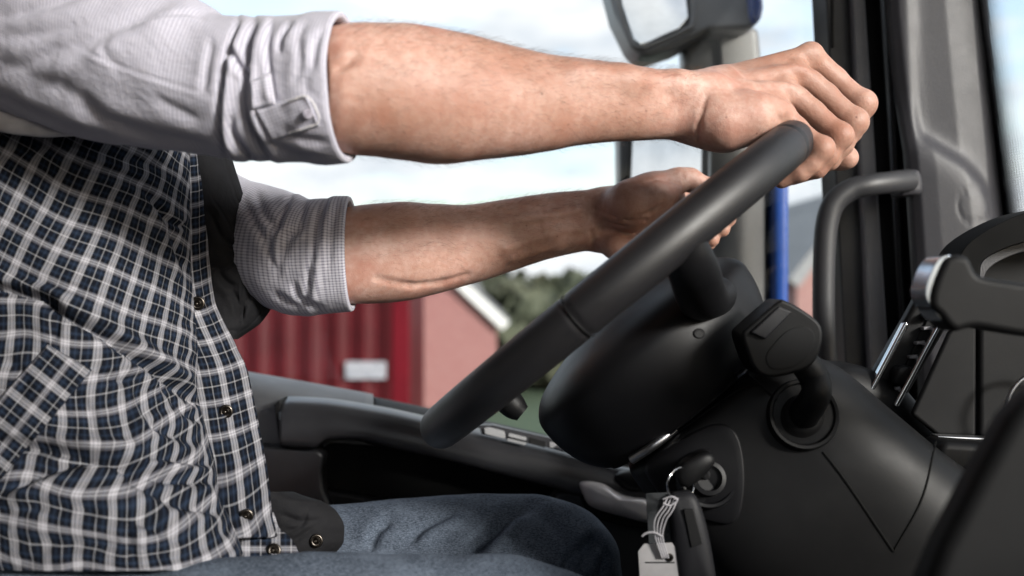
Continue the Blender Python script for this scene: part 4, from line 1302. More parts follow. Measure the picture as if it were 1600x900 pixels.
def left_arm():
    h = 0.0018
    f = Field(P(400, 500, 1.0) * [1, 0, 1] + [-.02, 1.0, -0.06], P(1165, 240, 1.36) * [1, 0, 1] + [0.0, 1.40, 0.0], h)
    stn = [(502, 340, 462), (525, 328, 473), (556, 322, 475), (622, 315, 472), (676, 318, 461), (729, 320, 446), (782, 312, 430), (836, 304, 412), (889, 298, 397), (928, 297, 391), (955, 298, 390)]
    limb(f, stn, (560, 1.163), (930, 1.262), (0.9, 0.75, 0.62))
    hd = f.like()
    # palm facing the camera: thenar mound, heel, metacarpals
    for (a, b, d, r), (a2, b2, d2, r2) in (((950, 325, 1.262, 26), (1040, 300, 1.285, 26)), ((950, 340, 1.262, 26), (1045, 325, 1.295, 26)), ((950, 352, 1.262, 24), (1040, 350, 1.30, 25)), ((952, 360, 1.262, 22), (1030, 372, 1.30, 24))):
        hd.cone(P(a, b, d), P(a2, b2, d2), r * d / F, r2 * d2 / F, 0.02)
    pts, rs = J([(952, 328, 1.250, 24), (985, 322, 1.232, 37), (1020, 304, 1.236, 32), (1052, 286, 1.250, 22)])
    hd.chain(pts, rs, 0.014)                                   # thenar
    pts, rs = J([(945, 376, 1.252, 17), (962, 384, 1.240, 20), (1000, 388, 1.246, 20)])
    g = f.like(); g.chain(pts, rs, 0.008); hd.merge(g, 0.004)   # heel, folded at the wrist
    # thumb along the rim
    g = f.like(); pts, rs = J([(1036, 292, 1.246, 24), (1062, 280, 1.252, 17.5), (1078, 281, 1.256, 18), (1110, 296, 1.262, 15), (1126, 304, 1.266, 13)])
    g.chain(pts, rs, 0.006); hd.merge(g, 0.004)
    # fingers wrapped round the far side, tips peeking past the near rim
    for k, (y0, tipx, tipy, dd) in enumerate(((318, 1138, 342, 1.285), (334, 1128, 358, 1.282), (352, 1112, 374, 1.278), (368, 1092, 388, 1.274))):
        g = f.like(); pts, rs = J([(1040, y0 - 10, 1.305, 19), (1096, y0 - 8, 1.335, 17), (1122 - 6 * k, y0 + 8, 1.318, 15.5), (tipx - 4, tipy - 8, 1.295, 14), (tipx, tipy, 1.28, 12.5)])
        g.chain(pts, rs, 0.004); hd.merge(g, 0.003)
    f.merge(hd, 0.014)
    # wrist tendons and creases, vein
    f.on([(790, 388), (860, 366), (926, 352)], [0.0020, 0.0028, 0.0022], 0.012, False, -0.0012)
    f.on([(800, 402), (870, 382), (922, 370)], [0.0018, 0.0026, 0.0020], 0.011, False, -0.0012)
    f.on([(770, 350), (840, 340), (900, 330)], [0.0012, 0.0018, 0.0014], 0.008, False, -0.0008)
    f.on([(926, 348), (940, 356), (958, 362), (984, 364)], [0.0012, 0.0024, 0.0022, 0.0014], 0.005, True)
    f.on([(928, 340), (950, 348), (978, 354)], [0.0006, 0.0014, 0.0010], 0.004, True)
    f.on([(930, 328), (954, 336), (990, 346), (1010, 342)], [0.0004, 0.0010, 0.0010, 0.0006], 0.004, True)
    f.on([(924, 362), (927, 378), (926, 390)], [0.0014, 0.0020, 0.0016], 0.004, True)
    f.on([(1066, 268), (1068, 276), (1067, 284)], [0.0012, 0.0016, 0.0010], 0.003, True)
    f.on([(996, 338), (1018, 332), (1034, 320)], [0.0006, 0.0012, 0.0008], 0.004, True)
    f.on([(1010, 284), (1040, 282), (1064, 288)], [0.0005, 0.0010, 0.0006], 0.004, True)
    f.on([(588, 436), (640, 446), (690, 442), (730, 430)], [0.0006, 0.0008, 0.0008, 0.0006], 0.007, True, 0.0011)
    return f

def soft_bits(V, N, seed, amp=0.0006, fr=70):
    r = noise2(V[:, 0] * fr, V[:, 2] * fr + V[:, 1] * fr * 0.7, seed, 3)
    return V + N * (amp * r)[:, None]

allV, allF = [], []
off = 0
def addpart(V, Fq):
    global off
    allV.append(V); allF.append(Fq + off); off += len(V)
for fn, seed in ((right_arm, 1), (left_arm, 2)):
    fd = fn()
    V, Fq = fd.net(); V = relax(V, Fq, 2); N = fnormals(V, Fq)
    V = soft_bits(V, N, seed)
    addpart(V, Fq)
# trunk, upper arms, neck, head and legs (inside the clothes, coarse)
f = Field((-0.75, 0.72, ZC - 0.95), (0.15, 1.55, ZC + 0.72), 0.009)
SHR, SHL = P(-90, -30, 1.02), P(-40, -10, 1.40)
f.ell((-0.44, 1.16, ZC - 0.05), (0.085, 0.13, 0.26), 0.05)
f.ell((-0.40, 1.15, ZC - 0.26), (0.085, 0.11, 0.14), 0.06)
f.cone(SHR, P(-40, -20, 1.36), 0.065, 0.065, 0.06)
f.chain([SHR, P(200, 100, 0.955), P(500, 140, 0.890)], [0.05, 0.042, 0.036], 0.03)
f.chain([SHL, P(300, 310, 1.28), P(535, 398, 1.150)], [0.05, 0.038, 0.032], 0.03)
hx, hy, hz = -0.375, 1.18, ZC + 0.475
f.cone((-0.395, hy, ZC + 0.22), (hx - 0.005, hy, hz - 0.06), 0.058, 0.056, 0.04)
f.ell((hx - 0.01, hy, hz + 0.03), (0.098, 0.076, 0.112), 0.03)
f.ell((hx + 0.035, hy, hz - 0.055), (0.058, 0.055, 0.062), 0.03)
f.cone((hx + 0.088, hy, hz + 0.025), (hx + 0.112, hy, hz - 0.012), 0.008, 0.013, 0.012)
for sy in (-1, 1):
    f.ell((hx - 0.01, hy + sy * 0.078, hz + 0.005), (0.02, 0.010, 0.03), 0.008)
    f.ell((hx + 0.095, hy + sy * 0.032, hz + 0.028), (0.012, 0.016, 0.010), 0.01, sub=True)
    f.ell((hx + 0.082, hy + sy * 0.032, hz + 0.028), (0.012, 0.012, 0.012), 0.004)
f.ell((hx + 0.098, hy, hz - 0.05), (0.01, 0.026, 0.004), 0.006)
f.ell((hx + 0.096, hy, hz - 0.06), (0.01, 0.024, 0.005), 0.006)
f.chain([P(180, 900, 1.25), P(840, 876, 1.24)], [0.075, 0.048], 0.02)
f.chain([P(120, 1060, 0.98), P(800, 1000, 0.93)], [0.06, 0.045], 0.02)
V, Fq = f.net(); V = relax(V, Fq, 2)
addpart(V, Fq)
body = mesh('body', np.vstack(allV), np.vstack(allF), M['skin'], person)
# hair cap on the head
f = Field((hx - 0.14, hy - 0.11, hz - 0.12), (hx + 0.13, hy + 0.11, hz + 0.17), 0.006)
f.ell((hx - 0.014, hy, hz + 0.036), (0.106, 0.084, 0.118), 0.01)
f.ell((hx + 0.085, hy, hz - 0.03), (0.085, 0.12, 0.10), 0.02, sub=True)
f.ell((hx - 0.02, hy, hz - 0.11), (0.12, 0.12, 0.07), 0.02, sub=True)
V, Fq = f.net(); mesh('hair', relax(V, Fq, 1), Fq, M['hair'], person)

# ---- sleeves: rings square to the arm, folds sculpted along the lines seen in the photo
def sleeve(name, stn, wid, mat, items, nz, parent, cuff=(), ns=420, na=220, dirz=True, lip=0.006, seed=3, amp=0.0016):
    """stn: (px, ytop, ybot, d); wid: half width across / half height"""
    stn = np.array(stn, float)
    cen = np.array([P(a, (t + b) / 2, d) for a, t, b, d in stn]); hh = (stn[:, 2] - stn[:, 1]) / 2 * stn[:, 3] / F
    al = np.concatenate([[0], np.cumsum(np.linalg.norm(np.diff(cen, axis=0), axis=1))])
    s = np.linspace(0, al[-1], ns)
    C = hermite(al, cen, s); H = hermite(al, hh, s); Wd = H * hermite([0, al[-1]], wid, s)
    T = np.gradient(C, axis=0); T[:, 2] *= 0.35; T /= np.linalg.norm(T, axis=1)[:, None]
    upv = np.array([0, 0, 1.0]); B = np.cross(T, upv); B /= np.linalg.norm(B, axis=1)[:, None]; U = np.cross(B, T)
    a = np.linspace(0, 2 * np.pi, na)
    V = C[:, None] + H[:, None, None] * np.cos(a)[None, :, None] * U[:, None] + Wd[:, None, None] * np.sin(a)[None, :, None] * B[:, None]
    cenr = C[:, None]
    nr = V - cenr; nr /= np.linalg.norm(nr, axis=2)[..., None]
    px, py = proj(V)
    fc = np.clip(-nr[..., 1] * 2.5 + 0.9, 0, 1)
    dsp = folds(px, py, items) * fc
    dsp += amp * noise2(s[:, None] * 42 + 0 * a, np.cos(a)[None] * 3.5 + s[:, None] * 10, seed, 3)
    dsp += amp * 0.35 * noise2(s[:, None] * 120 + 0 * a, np.cos(a - 0.6)[None] * 2.2 + s[:, None] * 25, seed + 1, 2)
    for c0, w, am in cuff:                       # (position along, width, amplitude): rolled steps; tanh steps
        dsp += am * 0.5 * (1 + np.tanh((s - c0) / w))[:, None]
    V = V + nr * dsp[..., None]
    # roll the end inward so the cloth shows its thickness
    end = V[-1]; c = C[-1]
    ro = []
    for k, (dx, dr) in enumerate(((0.0022, -0.0010), (0.0030, -0.0032), (0.0016, -0.0056), (-0.006, -0.0066), (-0.03, -0.0062))):
        ro.append(end + T[-1] * dx + (c - end) / np.linalg.norm(c - end, axis=1)[:, None] * (-dr))
    V2 = np.concatenate([V, np.array(ro)])
    per = 2 * np.pi * H.mean()
    UV = np.stack(np.broadcast_arrays(a[None] / (2 * np.pi) * per, np.concatenate([s, s[-1] + np.array([.002, .004, .007, .014, .04])])[:, None]), -1)
    o = sheet(name, V2, mat, parent, uv=UV)
    facing_out(o, C.mean(0))
    return o, V, C

def facing_out(o, c):
    bm = bmesh.new(); bm.from_mesh(o.data); bmesh.ops.recalc_face_normals(bm, faces=bm.faces)
    bm.to_mesh(o.data); bm.free()

def bvh_of(o):
    me = o.data
    return BVHTree.FromPolygons([v.co for v in me.vertices], [tuple(p.vertices) for p in me.polygons])

def hitfn(bv, dflt):
    def h(px, py):
        r = bv.ray_cast(CAM0, Vector(ray(px, py)))
        return float(r[0].y) if r[0] is not None else dflt
    return h

shirt = bpy.data.objects.new('shirt', None); COL.objects.link(shirt); shirt.parent = person; 

rs_st = [(-330, -330, 250, 1.06), (-200, -300, 190, 1.03), (-60, -220, 165, 0.995), (60, -120, 184, 0.965), (160, -62, 218, 0.94), (240, -22, 230, 0.922), (300, 4, 236, 0.910), (340, 23, 243, 0.903), (400, 28, 252, 0.896), (460, 27, 253, 0.890), (505, 25, 254, 0.886), (536, 25, 250, 0.884)]
R_items = [
    ([(372, 32), (352, 90), (343, 160), (345, 215), (356, 248)], 5.0, 5, -1),
    ([(398, 34), (388, 70), (383, 120), (380, 165), (392, 205), (422, 250)], 5.5, 6, -1),
    ([(359, 76), (372, 100), (384, 118)], 4.0, 4.5, 0),
    ([(425, 32), (418, 70), (420, 110), (424, 140), (428, 158)], 2.6, 4, 1),
    ([(455, 40), (440, 60), (436, 82)], 2.4, 4, 0),
    ([(480, 40), (468, 62), (470, 100), (462, 130)], 1.6, 6, 0),
    ([(508, 50), (494, 74), (490, 110)], 1.4, 5, 0),
    ([(360, 180), (364, 210), (385, 240), (395, 250)], 3.0, 5, 0),
    ([(418, 222), (450, 238), (500, 245)], 1.6, 6, 0),
    ([(330, 62), (322, 110), (318, 145)], 1.8, 6, 0),
    ([(108, 68), (140, 82), (180, 100), (240, 122), (318, 146)], 0.8, 2.5, 1),
    ([(165, 50), (140, 82), (110, 112), (92, 140)], 1.0, 9, 0),
    ([(0, 28), (60, 10), (120, -10), (180, -40)], 2.6, 8, 0),
    ([(20, 108), (80, 82), (140, 62), (210, 30), (270, 4)], 3.6, 13, 1),
    ([(0, 95), (40, 115), (100, 140), (140, 165)], 1.8, 14, 0),
    ([(218, 34), (250, 28), (292, 24), (318, 28)], 2.0, 4, 1),
    ([(172, 58), (166, 76), (178, 98), (190, 112)], 0.9, 7, 0),
    ([(130, 160), (170, 188), (230, 208), (300, 224), (330, 236)], 3.0, 10, 0),
    ([(0, 148), (60, 175), (110, 198), (170, 214)], 3.5, 7, 0),
    ([(240, 150), (280, 172), (310, 186)], 1.4, 8, 0),
    ([(0, 60), (60, 52), (120, 36)], 1.5, 9, 0),
    ([(500, 70), (480, 120), (482, 150)], 1.0, 7, 0),
    ([(440, 200), (470, 214), (510, 218)], 1.5, 6, 0),
]
slR, slRV, slRC = sleeve('sleeve', rs_st, (0.80, 0.98), M['shirt'], R_items, None, shirt, cuff=((0.565, 0.004, 0.0018), (0.600, 0.004, 0.0015)), seed=3)
bvR = bvh_of(slR); hR = hitfn(bvR, 0.85)
ls_st = [(150, 120, 330, 1.36), (260, 205, 400, 1.30), (330, 258, 445, 1.25), (375, 281, 476, 1.215), (420, 290, 480, 1.19), (450, 304, 486, 1.166), (490, 314, 489, 1.156), (520, 312, 488, 1.152), (546, 311, 486, 1.152)]
L_items = [
    ([(455, 306), (440, 345), (424, 385), (432, 420)], 4.0, 5, -1),
    ([(478, 318), (470, 350), (446, 390), (436, 430)], 2.6, 5, 0),
    ([(512, 314), (500, 345), (494, 380), (486, 420), (480, 470)], 3.5, 4.5, -1),
    ([(400, 300), (410, 330), (424, 350), (440, 356)], 2.4, 6, 0),
    ([(530, 322), (520, 360), (515, 420)], 1.4, 5, 0),
    ([(385, 320), (400, 350), (420, 380), (430, 400)], 2.5, 6, 0),
    ([(460, 440), (470, 465), (500, 480)], 2.2, 5, 0),
    ([(448, 372), (466, 366), (480, 352)], 2.0, 4, 0),
    ([(430, 455), (450, 468), (470, 478)], 2.2, 5, 0),
]
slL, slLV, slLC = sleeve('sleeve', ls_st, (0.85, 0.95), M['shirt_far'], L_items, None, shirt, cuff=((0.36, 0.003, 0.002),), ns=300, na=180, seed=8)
# buttoned tab on the near cuff
def patch(name, poly_fn, nu, nv, hf, lift, mat, parent, thick=0.0015, uvs=1.0, rot=0.0, edge=0.0):
    """cloth patch following the surface below: poly_fn(u, v) -> photo pixel"""
    V = np.zeros((nv, nu, 3)); UV = np.zeros((nv, nu, 2))
    dd = np.zeros((nv, nu)); pp = np.zeros((nv, nu, 2))
    for j in range(nv):
        for i in range(nu):
            pp[j, i] = poly_fn(i / (nu - 1), j / (nv - 1)); dd[j, i] = hf(*pp[j, i])
    for it in range(3):                                        # ease over the folds below
        q = np.pad(dd, 1, mode='edge'); dd = np.minimum(dd, (q[:-2, 1:-1] + q[2:, 1:-1] + q[1:-1, :-2] + q[1:-1, 2:]) / 4)
    c, s = math.cos(rot), math.sin(rot)
    for j in range(nv):
        for i in range(nu):
            e = min(i, nu - 1 - i, j, nv - 1 - j)
            V[j, i] = P(pp[j, i, 0], pp[j, i, 1], dd[j, i] - lift * (1.0 if e > 0 else 0.2))
    m = dd.mean() / F
    UV[..., 0] = (pp[..., 0] * c - pp[..., 1] * s) * m * uvs; UV[..., 1] = (pp[..., 0] * s + pp[..., 1] * c) * m * uvs
    return facing(sheet(name, V, mat, parent, uv=UV, thick=thick))

def quadfn(a, b, c, d):
    a, b, c, d = map(np.array, (a, b, c, d))
    return lambda u, v: (a * (1 - u) + b * u) * (1 - v) + (d * (1 - u) + c * u) * v
tab = patch('cuff_tab', quadfn((398, 172), (478, 146), (500, 196), (424, 222)), 26, 16, hR, 0.0035, M['shirt'], shirt, rot=0.35)
patch('cuff_tab_end', quadfn((390, 128), (424, 112), (432, 164), (392, 172)), 16, 16, hR, 0.0040, M['shirt'], shirt, rot=0.2)
def snapdome(name, px, py, d, r, mat, parent, n=(0.0, -1.0, 0.0), hole=True, rim=None):
    n = np.array(n, float); n /= np.linalg.norm(n)
    a = np.cross(n, [0, 0, 1]); a /= np.linalg.norm(a); b = np.cross(n, a)
    p = P(px, py, d)
    return lathe(name, [(-0.001, r), (0.0012, r), (0.0020, r * 0.92), (0.0021, r * 0.80), (0.0010, r * 0.68), (0.0009, r * 0.56), (0.0022, r * 0.46), (0.0026, r * 0.34), (0.0012, r * 0.22), (0.0006, r * 0.05)], mat, parent, p, n, a, b, n=32, sharp=60)
def stitch(name, pts, hf, mat, parent, lift=0.0042, r=0.0005):
    pts = catmull(np.array(pts, float), 8)
    tube(name, [P(a, b, hf(a, b) - lift) for a, b in pts], r, mat, parent, n=6, smooth_pts=0)
stitch('tab_stitch', [(450, 158), (480, 151), (497, 178), (496, 192), (484, 198), (452, 208)], hR, M['white_cloth'], shirt, 0.0056, 0.0008)
snapdome('shirt_button', 481, 178, hR(481, 178) - 0.0050, 0.0036, M['shirtbtn'], shirt, (0.2, -1, 0))

# trunk of the shirt (shows only as the light strip under the near arm and at the collar)
f = Field((-0.75, 0.80, ZC - 0.60), (-0.10, 1.52, ZC + 0.40), 0.010)
f.ell((-0.44, 1.17, ZC - 0.02), (0.105, 0.150, 0.30), 0.05)
f.ell((-0.40, 1.16, ZC - 0.27), (0.105, 0.13, 0.15), 0.06)
f.cone(SHR, SHL, 0.082, 0.082, 0.06)
f.cone((-0.40, hy, ZC + 0.20), (-0.39, hy, ZC + 0.30), 0.072, 0.066, 0.03)
V, Fq = f.net(); V = relax(V, Fq, 2)
uv = np.stack([V[:, 0] + V[:, 1], V[:, 2]], -1)
mesh('shirt_body', V, Fq, M['shirt'], shirt, uv=uv)
# herringbone tape along the armhole
def tape(u, v):
    x = -40 + 165 * u
    return np.array([x, hermite([-40, 0, 60, 110, 125], [150, 168, 186, 203, 208], np.array([x]))[0] + v * hermite([-40, 0, 60, 110, 125], [42, 38, 28, 10, 4], np.array([x]))[0]])
V = np.array([[P(*tape(u, v), 0.955 - 0.006 * math.sin(v * 3.1)) for u in np.linspace(0, 1, 40)] for v in np.linspace(0, 1, 8)])
UV = np.array([[(u * 0.09, v * 0.02) for u in np.linspace(0, 1, 40)] for v in np.linspace(0, 1, 8)])
facing(sheet('armhole_tape', V, M['white_cloth'], shirt, uv=UV, thick=0.002))

# ---- plaid vest
vest = bpy.data.objects.new('vest', None); COL.objects.link(vest); vest.parent = person
PY = [-160, 100, 200, 300, 400, 485, 550, 600, 669, 729, 775, 800, 840, 892]
LX = [285, 296, 297, 297, 298, 304, 309, 308, 322, 337, 343, 354, 372, 388]
DN = [1.02, 1.00, 0.990, 0.980, 0.968, 0.955, 0.945, 0.935, 0.92, 0.905, 0.893, 0.887, 0.878, 0.870]
DE = [1.12, 1.11, 1.105, 1.095, 1.085, 1.072, 1.060, 1.048, 1.030, 1.005, 0.975, 0.962, 0.940, 0.925]
seam = [(-200, 400), (0, 452), (65, 468), (110, 500), (160, 522), (215, 560), (256, 588), (300, 622), (330, 650)]
V_items = [
    (seam, 8.0, 8, -1),
    ([(-20, 690), (46, 697), (110, 708), (170, 719), (250, 744), (327, 756)], 8.0, 9, -1),
    ([(0, 770), (60, 742), (120, 722), (165, 716)], 7.0, 9, 1),
    ([(250, 585), (268, 615), (285, 640), (318, 662)], 4, 7, 0),
    ([(210, 600), (222, 640), (240, 668), (300, 690)], 4.5, 8, 1),
    ([(180, 720), (235, 765), (290, 790), (345, 800)], 5, 10, 0),
    ([(200, 715), (280, 722), (335, 728)], 3.5, 7, 0),
    ([(242, 305), (262, 350), (280, 400), (292, 430)], 3.5, 6, 1),
    ([(225, 300), (246, 322), (262, 345)], 3.0, 6, 0),
    ([(262, 340), (276, 352), (292, 352)], 2.6, 4, 0),
    ([(0, 245), (60, 228), (130, 232), (200, 250), (270, 262)], 3.5, 10, 0),
    ([(60, 270), (130, 262), (190, 275), (240, 300)], 2.5, 8, 0),
    ([(20, 430), (70, 442), (110, 450), (150, 446)], 3.5, 8, 0),
    ([(80, 470), (88, 500), (84, 530)], 4, 7, 0),
    ([(180, 560), (192, 590), (200, 640), (200, 680)], 4.0, 8, 0),
    ([(148, 580), (176, 592), (215, 592)], 3.5, 7, 0),
    ([(180, 540), (230, 570), (270, 586)], 2.5, 7, 0),
    ([(0, 800), (80, 790), (170, 800), (240, 822), (300, 860)], 3.5, 11, 0),
    ([(60, 850), (150, 848), (230, 862), (320, 880)], 3.0, 10, 0),
    ([(200, 820), (204, 850), (214, 885)], 3.0, 8, 0),
    ([(300, 760), (318, 790), (335, 800)], 3.0, 6, 0),
    ([(10, 560), (40, 590), (30, 620)], 2.0, 8, 0),
    ([(100, 600), (140, 640), (150, 690)], 2.5, 9, 0),
]
ns, nw = 520, 560
py_ = np.concatenate([np.linspace(-160, 180, 60), np.linspace(184, 892, ns)]); ns = len(py_)
lx = hermite(PY, LX, py_); dn = hermite(PY, DN, py_); de = hermite(PY, DE, py_)
w = np.concatenate([np.linspace(-0.10, 0.0, 16)[:-1], np.linspace(0, 0.62, 360), np.linspace(0.63, 1.0, 30)])
V = np.zeros((ns, len(w), 3))
wl = np.clip(w, 0, None)
for k, (ww, w0) in enumerate(zip(w, wl)):
    g = 1 - (1 - min(w0 / 0.42, 1)) ** 2.2
    # rounded (padded) front edge, then over the side and round the back
    edge = np.exp(-(w0 / 0.018))
    pxs = lx - 560 * w0
    d = de + (dn - de) * g + 0.010 * edge
    if ww < 0:
        pxs = lx - 560 * (-ww) * 0.55 ; d = de + 0.010 + 0.16 * (-ww)
    if w0 > 0.5:
        q = (w0 - 0.5) / 0.5
        d = d + 0.50 * q ** 2.0
        pxs = lx - 560 * 0.5 - 420 * np.sin(q * 1.7)
    V[:, k] = np.stack([(pxs - 800) / F * d, d, ZC + (450 - py_) / F * d], -1)
sx_ = np.concatenate([np.zeros((ns, 1)), np.cumsum(np.linalg.norm(np.diff(V, axis=1), axis=2), axis=1)], 1)
px, py = proj(V)
nr = vnormals(V)
nr *= np.where(np.sum(nr * (V - np.array([0, 0, ZC])), axis=2) > 0, -1, 1)[..., None]
dsp = folds(px, py, V_items)
wr = 0.38 + 0.62 * np.clip((py - 430) / 250, 0, 1)
dsp += 0.0028 * wr * noise2(px / 34, py / 17 + px / 90, 21, 3)
dsp += 0.0012 * wr * noise2(px / 12, py / 7, 22, 2)
near_edge = np.exp(-np.clip(lx[:, None] - px, 0, 400) / 45.0)
dsp += 0.0022 * near_edge * noise2(px / 60, py / 9 + px / 30, 23, 2)
dsp *= np.clip((w[None] + 0.0) / 0.02, 0, 1) * np.clip((0.75 - w[None]) / 0.1, 0, 1)
V = V + nr * dsp[..., None]
# cloth coordinates: bias-cut upper panel, straighter lower one
X0 = sx_; Y0 = (py * V[..., 1] / F)
sd, sg, _ = segdist(px, py, seam)
upper = (sg * 1.0 < 0)
def rot(a): return -X0 * math.cos(a) + Y0 * math.sin(a), X0 * math.sin(a) + Y0 * math.cos(a)
wob = 0.0022 * noise2(px / 40, py / 40, 31, 2)
wob2 = 0.0022 * noise2(px / 40, py / 40, 32, 2)
U1, W1 = rot(R_(27)); U2, W2 = rot(R_(5))
UVu = np.stack([U1 + wob, W1 + wob2], -1); UVl = np.stack([U2 + 0.011 + 1.6 * wob, W2 + 2.2 * wob2], -1)
me_faces = gridfaces(ns, len(w))
me = bpy.data.meshes.new('front_panel')
me.from_pydata(V.reshape(-1, 3).tolist(), [], me_faces)
uvl = me.uv_layers.new(name="UVMap")
idx = np.empty(len(me.loops), dtype=np.int32); me.loops.foreach_get("vertex_index", idx)
fu = upper[:-1, :-1].ravel()
fl = np.repeat(fu, 4)
uvv = np.where(fl[:, None], UVu.reshape(-1, 2)[idx], UVl.reshape(-1, 2)[idx])
uvl.data.foreach_set("uv", uvv.astype(np.float32).ravel())
me.polygons.foreach_set("use_smooth", [True] * len(me.polygons)); me.update()
panel = link('front_panel', me, M['plaid'], vest); facing(panel)
md = panel.modifiers.new("thick", 'SOLIDIFY'); md.thickness = 0.004; md.offset = -1
bvP = bvh_of(panel); hP = hitfn(bvP, 0.95)
# pocket flap, slanting, and the seam piping beside it
patch('pocket_flap', quadfn((74, 538), (144, 578), (-20, 775), (-90, 720)), 40, 60, hP, 0.005, M['plaid'], vest, thick=0.004, rot=R_(52))
stitch('seam_thread', [(60, 480), (120, 512), (170, 540), (220, 574), (262, 604)], hP, M['lining'], panel, 0.0008, 0.0006) if False else None

# placket (button strip) behind the padded edge
RX_y = [240, 300, 407, 470, 513, 542, 580, 620, 665, 740, 807, 835]
RX = [322, 327, 328, 336, 355, 370, 387, 396, 405, 419, 426, 433]
yy = np.linspace(150, 838, 420); uu = np.linspace(0, 1, 60)
rx = hermite([150] + RX_y, [316] + RX, yy); lxx = hermite(PY, LX, yy) - 16; dee = hermite(PY, DE, yy)
V = np.zeros((len(yy), len(uu), 3)); UV = np.zeros((len(yy), len(uu), 2))
for k, u in enumerate(uu):
    x = lxx + (rx - lxx) * u
    d = dee + 0.012 + 0.030 * u ** 1.5 - 0.004 * math.sin(u * math.pi)
    V[:, k] = np.stack([(x - 800) / F * d, d, ZC + (450 - yy) / F * d], -1)
    UV[:, k] = np.stack([x * d / F, yy * d / F], -1)
px, py = proj(V)
dR = rx[:, None] - px
band = -0.0022 * np.exp(-((dR - 19) / 2.2) ** 2) + 0.0012 * np.exp(-((dR - 10) / 6) ** 2)
band += 0.0014 * noise2(px / 40, py / 10, 41, 3) + 0.0006 * noise2(px / 9, py / 5, 42, 2)
V[..., 1] -= band
t_ = np.gradient(rx, yy); aR = np.arctan(t_)[:, None]
UV[..., 0] -= (rx * hermite(PY, DE, yy) / F)[:, None] * 0.9
plk = facing(sheet('placket', V, M['plaid'], vest, uv=UV, thick=0.0035))
bvK = bvh_of(plk); hK = hitfn(bvK, 1.07)
for (a, b, r) in ((309, 474, 0.0068), (353, 643, 0.0064), (385, 806, 0.0060)):
    snapdome('snap_button', a, b, hK(a, b) - 0.0012, r, M['brass'], vest, (0.25, -1, 0.05))
# hem end of the front edge, over the thigh
def hem(u, v):
    yt = 800 + 82 * v
    xl = 352 + 34 * v
    xr = hermite([800, 825, 838, 860, 882], [428, 436, 452, 466, 474], np.array([yt]))[0]
    return np.array([xl + (xr - xl) * u, yt + 0 * u])
V = np.array([[P(*hem(u, v), 0.985 - 0.03 * v + 0.025 * u - 0.006 * math.sin(u * 3.1) + 0.002 * math.sin(u * 9 + v * 6)) for u in np.linspace(0, 1, 40)] for v in np.linspace(0, 1, 40)])
px, py = proj(V); V[..., 1] -= 0.0012 * noise2(px / 14, py / 9, 51, 3)
UV = np.stack([px * 0.93 / F, py * 0.93 / F], -1)
hm = facing(sheet('hem_end', V, M['plaid'], vest, uv=UV, thick=0.006))
snapdome('snap_button', 428, 860, hitfn(bvh_of(hm), 0.95)(428, 860) - 0.001, 0.0060, M['brass'], vest, (0.2, -1, 0.3))

# black lining: the far front edge hanging open, above and below
def flap(name, ys, left, right, dl, dr, items, seed, thick=0.005, belly=0.012, parent=vest, na=0.0016, ef=1.0):
    yy = np.linspace(ys[0], ys[-1], 160); uu = np.linspace(0, 1, 90)
    l = hermite(ys, left, yy); r = hermite(ys, right, yy)
    V = np.zeros((len(yy), len(uu), 3))
    for k, u in enumerate(uu):
        x = l + (r - l) * u; d = dl + (dr - dl) * u - belly * math.sin(u * math.pi)
        V[:, k] = np.stack([(x - 800) / F * d, np.full(len(yy), d), ZC + (450 - yy) / F * d], -1)
    px, py = proj(V)
    sc = (r - l)[:, None]
    e = np.minimum((1 - uu[None]) * sc, np.minimum(py - ys[0], ys[-1] - py))
    dsp = folds(px, py, items) * np.clip(e / 8, 0, 1) + na * noise2(px / 22, py / 18, seed, 3)
    dsp += ef * -0.0018 * np.exp(-((e - 13) / 2.0) ** 2) + ef * 0.0014 * np.exp(-((e - 6) / 4.0) ** 2)
    V[..., 1] -= dsp
    o = facing(sheet(name, V, M['lining'], parent, thick=thick))
    return o
up_items = [([(327, 330), (345, 370), (366, 385), (378, 395)], 2.4, 5, 0), ([(340, 420), (352, 440), (372, 448)], 2.6, 5, 0), ([(330, 420), (358, 415), (372, 400)], 2.2, 4, 0),
            ([(355, 440), (375, 480), (380, 515)], 2.4, 5, 0), ([(332, 310), (352, 340), (372, 385), (380, 440), (376, 520)], 1.6, 2.0, 1), ([(400, 440), (385, 470), (372, 500)], 2.5, 5, 0), ([(385, 380), (400, 420)], 1.6, 5, 0)]
lin = flap('lining', [215, 245, 300, 357, 403, 439, 470, 503, 522, 530], [305, 306, 312, 313, 315, 318, 322, 336, 352, 362], [352, 362, 379, 403, 421, 428, 427, 409, 384, 372], 1.125, 1.165, up_items, 61)
h1 = hitfn(bvh_of(lin), 1.14)
snapdome('snap_button', 390, 412, h1(390, 412) - 0.0012, 0.0072, M['brass'], vest, (0.35, -1, 0.0))
lo_items = [([(440, 805), (470, 815), (500, 812)], 1.8, 5, 0), ([(455, 850), (480, 830), (500, 818)], 1.6, 5, 0), ([(450, 830), (470, 822), (480, 800)], 1.5, 4, 0)]
lo = flap('lining', [768, 776, 783, 800, 825, 845, 860, 874], [405, 408, 410, 416, 424, 432, 440, 446], [458, 480, 503, 527, 538, 537, 528, 508], 1.035, 1.06, lo_items, 62, belly=0.006, na=0.0007, ef=0.0)
h2 = hitfn(bvh_of(lo), 1.03)
snapdome('snap_button', 494, 845, h2(494, 845) - 0.0012, 0.0062, M['brass'], vest, (0.3, -1, 0.15))

